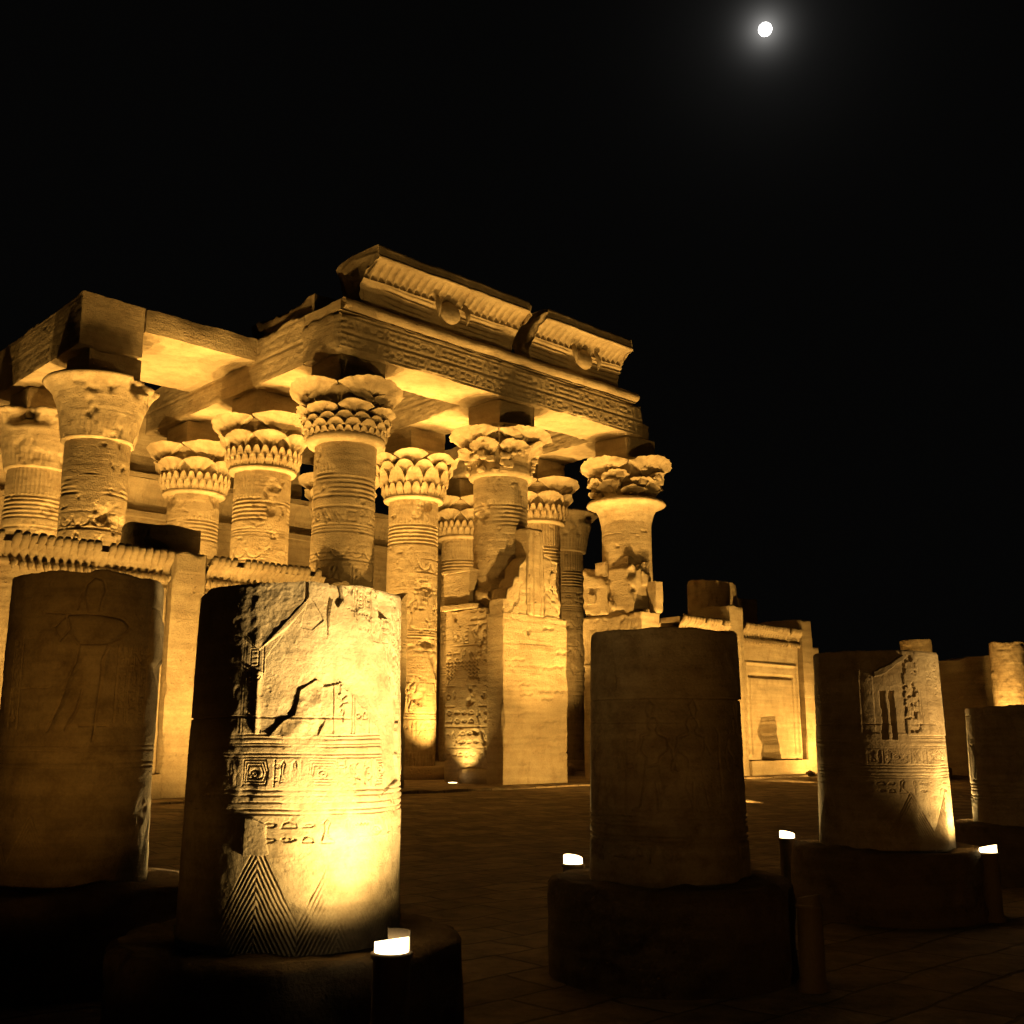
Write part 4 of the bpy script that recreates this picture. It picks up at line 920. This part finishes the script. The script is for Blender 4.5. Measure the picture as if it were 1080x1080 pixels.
def carve_fig(PH, Z, v):
    x = 1.7 + .68 * PH; h = FC.sample(x + .014 * fbm(v + 61, 3, 3), Z - .74 + .012 * fbm(v + 60, 3.0, 3)); n2 = fbm(v + 13, 1.6, 4)
    return h * np.clip(n2 * 4 + 1.5, .4, 1) - .05 * np.clip(fbm(v + 3, 1.5, 4) - .33, 0, 1) + .004 * fbm(v, 9, 3)
stump(-3.84, 9.85, .655, .645, .76, 3.36, 'dim brown column stump with a carved standing figure, at the left edge', 15.0, carve_fig, 460, 400, 120, .05, 1.08)

def low_canvas():
    c = Canvas(3.4, 2.3, .008); rnd = random.Random(23)
    for s in (-.9, -.15, .35, 1.1): c.figure(1.7 + .7 * s, .62, .80, .011, -.018, 1 if s > 0 else -1)
    c.column(1.15, .13, .9, 1.35, .007, -.010, rnd); c.column(1.3, .13, .9, 1.35, .007, -.010, rnd)
    for z in (.56, .52, .48, .40, .36): c.hline(z, .012, -.022)
    c.row(0, 3.4, .20, .15, .010, -.018, rnd); return c
LC = low_canvas()
def carve_mid(PH, Z, v):
    S = np.sin(PH); x = 1.7 + .7 * PH; h = LC.sample(x + .02 * fbm(v + 61, 2.5, 3), Z - .74 + .012 * fbm(v + 60, 3.0, 3)) * np.clip(fbm(v + 44, 2.0, 4) * 3.0 + 1.2, .15, 1.5)
    top = (Z > 2.30 + .006 * fbm(v, 5, 3)) & (S > -.62 + .12 * (Z - 2.3) + .02 * fbm(v + 9, 4, 3))
    h = np.where(top, .012, h)
    crack = np.abs(S + .62 - .12 * (Z - 2.3) * -1 - .03 * fbm(v + 9, 4, 3)) < .012
    h = np.where(crack & (Z > 2.3), -.03, h)
    jt = np.abs(Z - 2.30) < .007
    return np.where(jt, -.02, h) - .10 * np.clip(fbm(v + 3, 1.6, 5) - .25, 0, 1) + .004 * fbm(v, 9, 3) - .05 * np.clip(fbm(v + 8, 4, 3) - .1, 0, 1) * np.clip((Z - 2.86) / .05, 0, 1)
stump(1.403, 10.18, .71, .665, .76, 2.92, 'dark column stump with smooth restored top drum, standing in the middle', 25.0, carve_mid, 380, 330, 120, .03, 1.06)

def carve_right(PH, Z, v):
    S = np.sin(PH); x = 1.7 + .69 * PH; h = HC.sample(x + .012 * fbm(v + 61, 3, 3), np.clip((Z - .75) * 1.0, 0, 2.2) + .008 * fbm(v + 60, 4.0, 3)) * np.clip(fbm(v + 44, 3.2, 4) * 3.2 + 1.1, .15, 1.3)
    n = fbm(v, 6, 4); n2 = fbm(v + 31, 2.2, 4); f = np.cos(PH) > 0
    Sn = S + .03 * n2
    pl = (Sn > -.25) & (Sn < .42) & (Z > 2.02) & f
    h = np.where(pl, -.012, h)
    for a, b in ((.05, .14), (.19, .27)):
        h = np.where((S + .04 * n > a) & (S + .04 * n < b) & (Z > 1.95) & (Z < 2.5) & f, -.05 + .02 * n, h)
    col = (Sn > .42) & (Z > 2.0) & f; h = np.where(col, .006 + .6 * h - .03 * np.clip(fbm(v, 20, 2) - .15, 0, .3) / .3 * (Sn < .62), h)
    sh = patch(S, Z + .03 * n, [(-.02, 2.72), (.2, 2.80), (.42, 2.92), (.42, 2.86), (.15, 2.70), (-.02, 2.66)]) & f
    h = np.where(sh, .07, h)
    h = np.where((S < -.05), h * .5, h)
    return h
stump(4.40, 13.34, .755, .715, .74, 2.97, 'column stump lit along its right side by the lamp at its right foot', 35.0, carve_right, 460, 400, 120, .03, 1.08)
stump(7.6, 16.6, .77, .75, .75, 2.42, 'low dim column stump at the right edge below the small lit column', 45.0, carve_mid, 300, 220, 120, .03, 1.08)
def carve_far(PH, Z, v): return .02 * fbm(v, 3, 4) - .05 * np.clip(fbm(v + 8, 2.5, 4) - .2, 0, 1)
stump(20.35, 45.0, .72, .70, .75, 5.85, 'slim lit column far off at the right edge, above the low stump', 55.0, carve_far, 160, 160, 120, .05, 1.1)
stump(18.25, 49.5, .70, .68, .75, 6.35, 'small far column top peeping over the right carved stump', 65.0, carve_far, 160, 160, 120, .05, 1.1)

# ------------------------------------------------------------------ bollard lamps beside the plinths
GLAMP = 'bollard lamps beside the stump plinths'
def bollard(x, y, h, label, aim=None, watts=0, lit=True, deg=100, shield=False):
    t = thing('bollard_lamp', label, 'lamp', (x, y, 0), math.atan2((aim[1] if aim else 0) - y, (aim[0] if aim else 0) - x), GLAMP)
    mb = MB(); lathe(mb, [(.135, -.05), (.135, .04), (.105, .06), (.10, h - .14), (.112, h - .13), (.112, h - .105), (.085, h - .10)], 32); mb.build('post', M_METAL, t)
    # lamp head: short glass drum, cut on the slant towards the stone
    n = 32; th = np.linspace(0, 2 * math.pi, n, endpoint=False); top = h - .040 - .020 * np.cos(th)
    ring0 = np.stack([.092 * np.cos(th), .092 * np.sin(th), np.full(n, h - .104)], -1); ring1 = np.stack([.092 * np.cos(th), .092 * np.sin(th), top], -1)
    ctr = ring1.mean(0) * np.ones((n, 1))
    mb = MB(); mb.grid(np.stack([ring0, ring1, ring1 * .5 + ctr * .5, ring1 * .01 + ctr * .99]), wrap=True); mb.build('lens', M_LENS if lit else M_METAL, t)
    mb = MB(); half = np.linspace(-math.pi * .62, -math.pi * .12, 12)
    g = np.stack([np.stack([r * np.cos(half), r * np.sin(half), z + 0 * half], -1) for r, z in ((.096, h - .10), (.101, h - .10), (.101, h + .002), (.096, h + .002), (.096, h - .10))])
    if shield: mb.grid(g); mb.grid(np.stack([g[:4, 0], g[:4, 0] * .5 + g[[3, 2, 1, 0], 0] * .5])); mb.build('glare_shield', M_METAL, t)
    if lit and watts:
        d = Vector((aim[0] - x, aim[1] - y, 0)).normalized()
        spot('bollard_light', (x + d.x * .02, y + d.y * .02, h + .06), (aim[0], aim[1], aim[2]), watts, deg, 1.0, .06, (1.0, .65, .21))
    return t
bollard(-.645, 6.20, .94, 'glowing bollard lamp at the front foot of the brightest stump', (-1.40, 7.10, 2.6), 160, True, 135, True)
bollard(.595, 11.10, .87, 'glowing bollard lamp just left of the dark middle stump', (1.403, 10.18, 2.2), 60, True, 125)
bollard(2.42, 9.35, .74, 'unlit bollard lamp against the right side of the dark middle stump', (1.403, 10.18, 2.2), 0, False)
bollard(3.47, 14.3, .84, 'glowing bollard lamp in the gap left of the right carved stump', (4.40, 13.34, 2.2), 80, True, 125)
bollard(5.32, 12.70, .82, 'glowing bollard lamp at the right foot of the right carved stump', (4.45, 13.2, 2.5), 120, True, 135)
bollard(-2.95, 10.85, .74, 'glowing bollard lamp hidden behind the figure-carved stump', (-3.84, 9.85, 2.2), 90, True, 125)
bollard(6.75, 17.6, .74, 'glowing bollard lamp hidden behind the low right stump', (7.6, 16.6, 2.2), 260, True, 125)
spot('column_light', (19.2, 43.2, .6), (20.35, 45, 4.6), 3200, 80, .9, .08); spot('column_light', (17.0, 48.0, .6), (18.25, 49.5, 4.6), 700, 90, .9, .08)
# flush ground lamp at the foot of the central pier
gl = thing('ground_lamp', 'flush glowing ground lamp at the foot of the carved door reveal', 'lamp', P(-2.1, .25, FLOOR))
mb = MB(); lathe(mb, [(.2, -.05), (.2, .03), (.16, .035)], 28); mb.build('rim', M_METAL, gl)
mb = MB(); lathe(mb, [(.15, .0), (.15, .05), (.05, .06)], 24); mb.build('lens', M_LENS, gl)
spot('ground_light', P(-2.1, .3, FLOOR + .12), P(-1.45, .3, 3.0), 420, 95, 1.0, .06, (1, .60, .15))

# ------------------------------------------------------------------ moon
mb = MB(); ph = np.linspace(-math.pi / 2, math.pi / 2, 24); lathe(mb, [(max(.01, math.cos(a)) * 13.2, math.sin(a) * 13.2) for a in ph], 48, cap=False)
tag(mb.build('moon', M_MOON, loc=cam_o.location + MOON * 2400), 'bright full moon high in the black sky', 'moon')
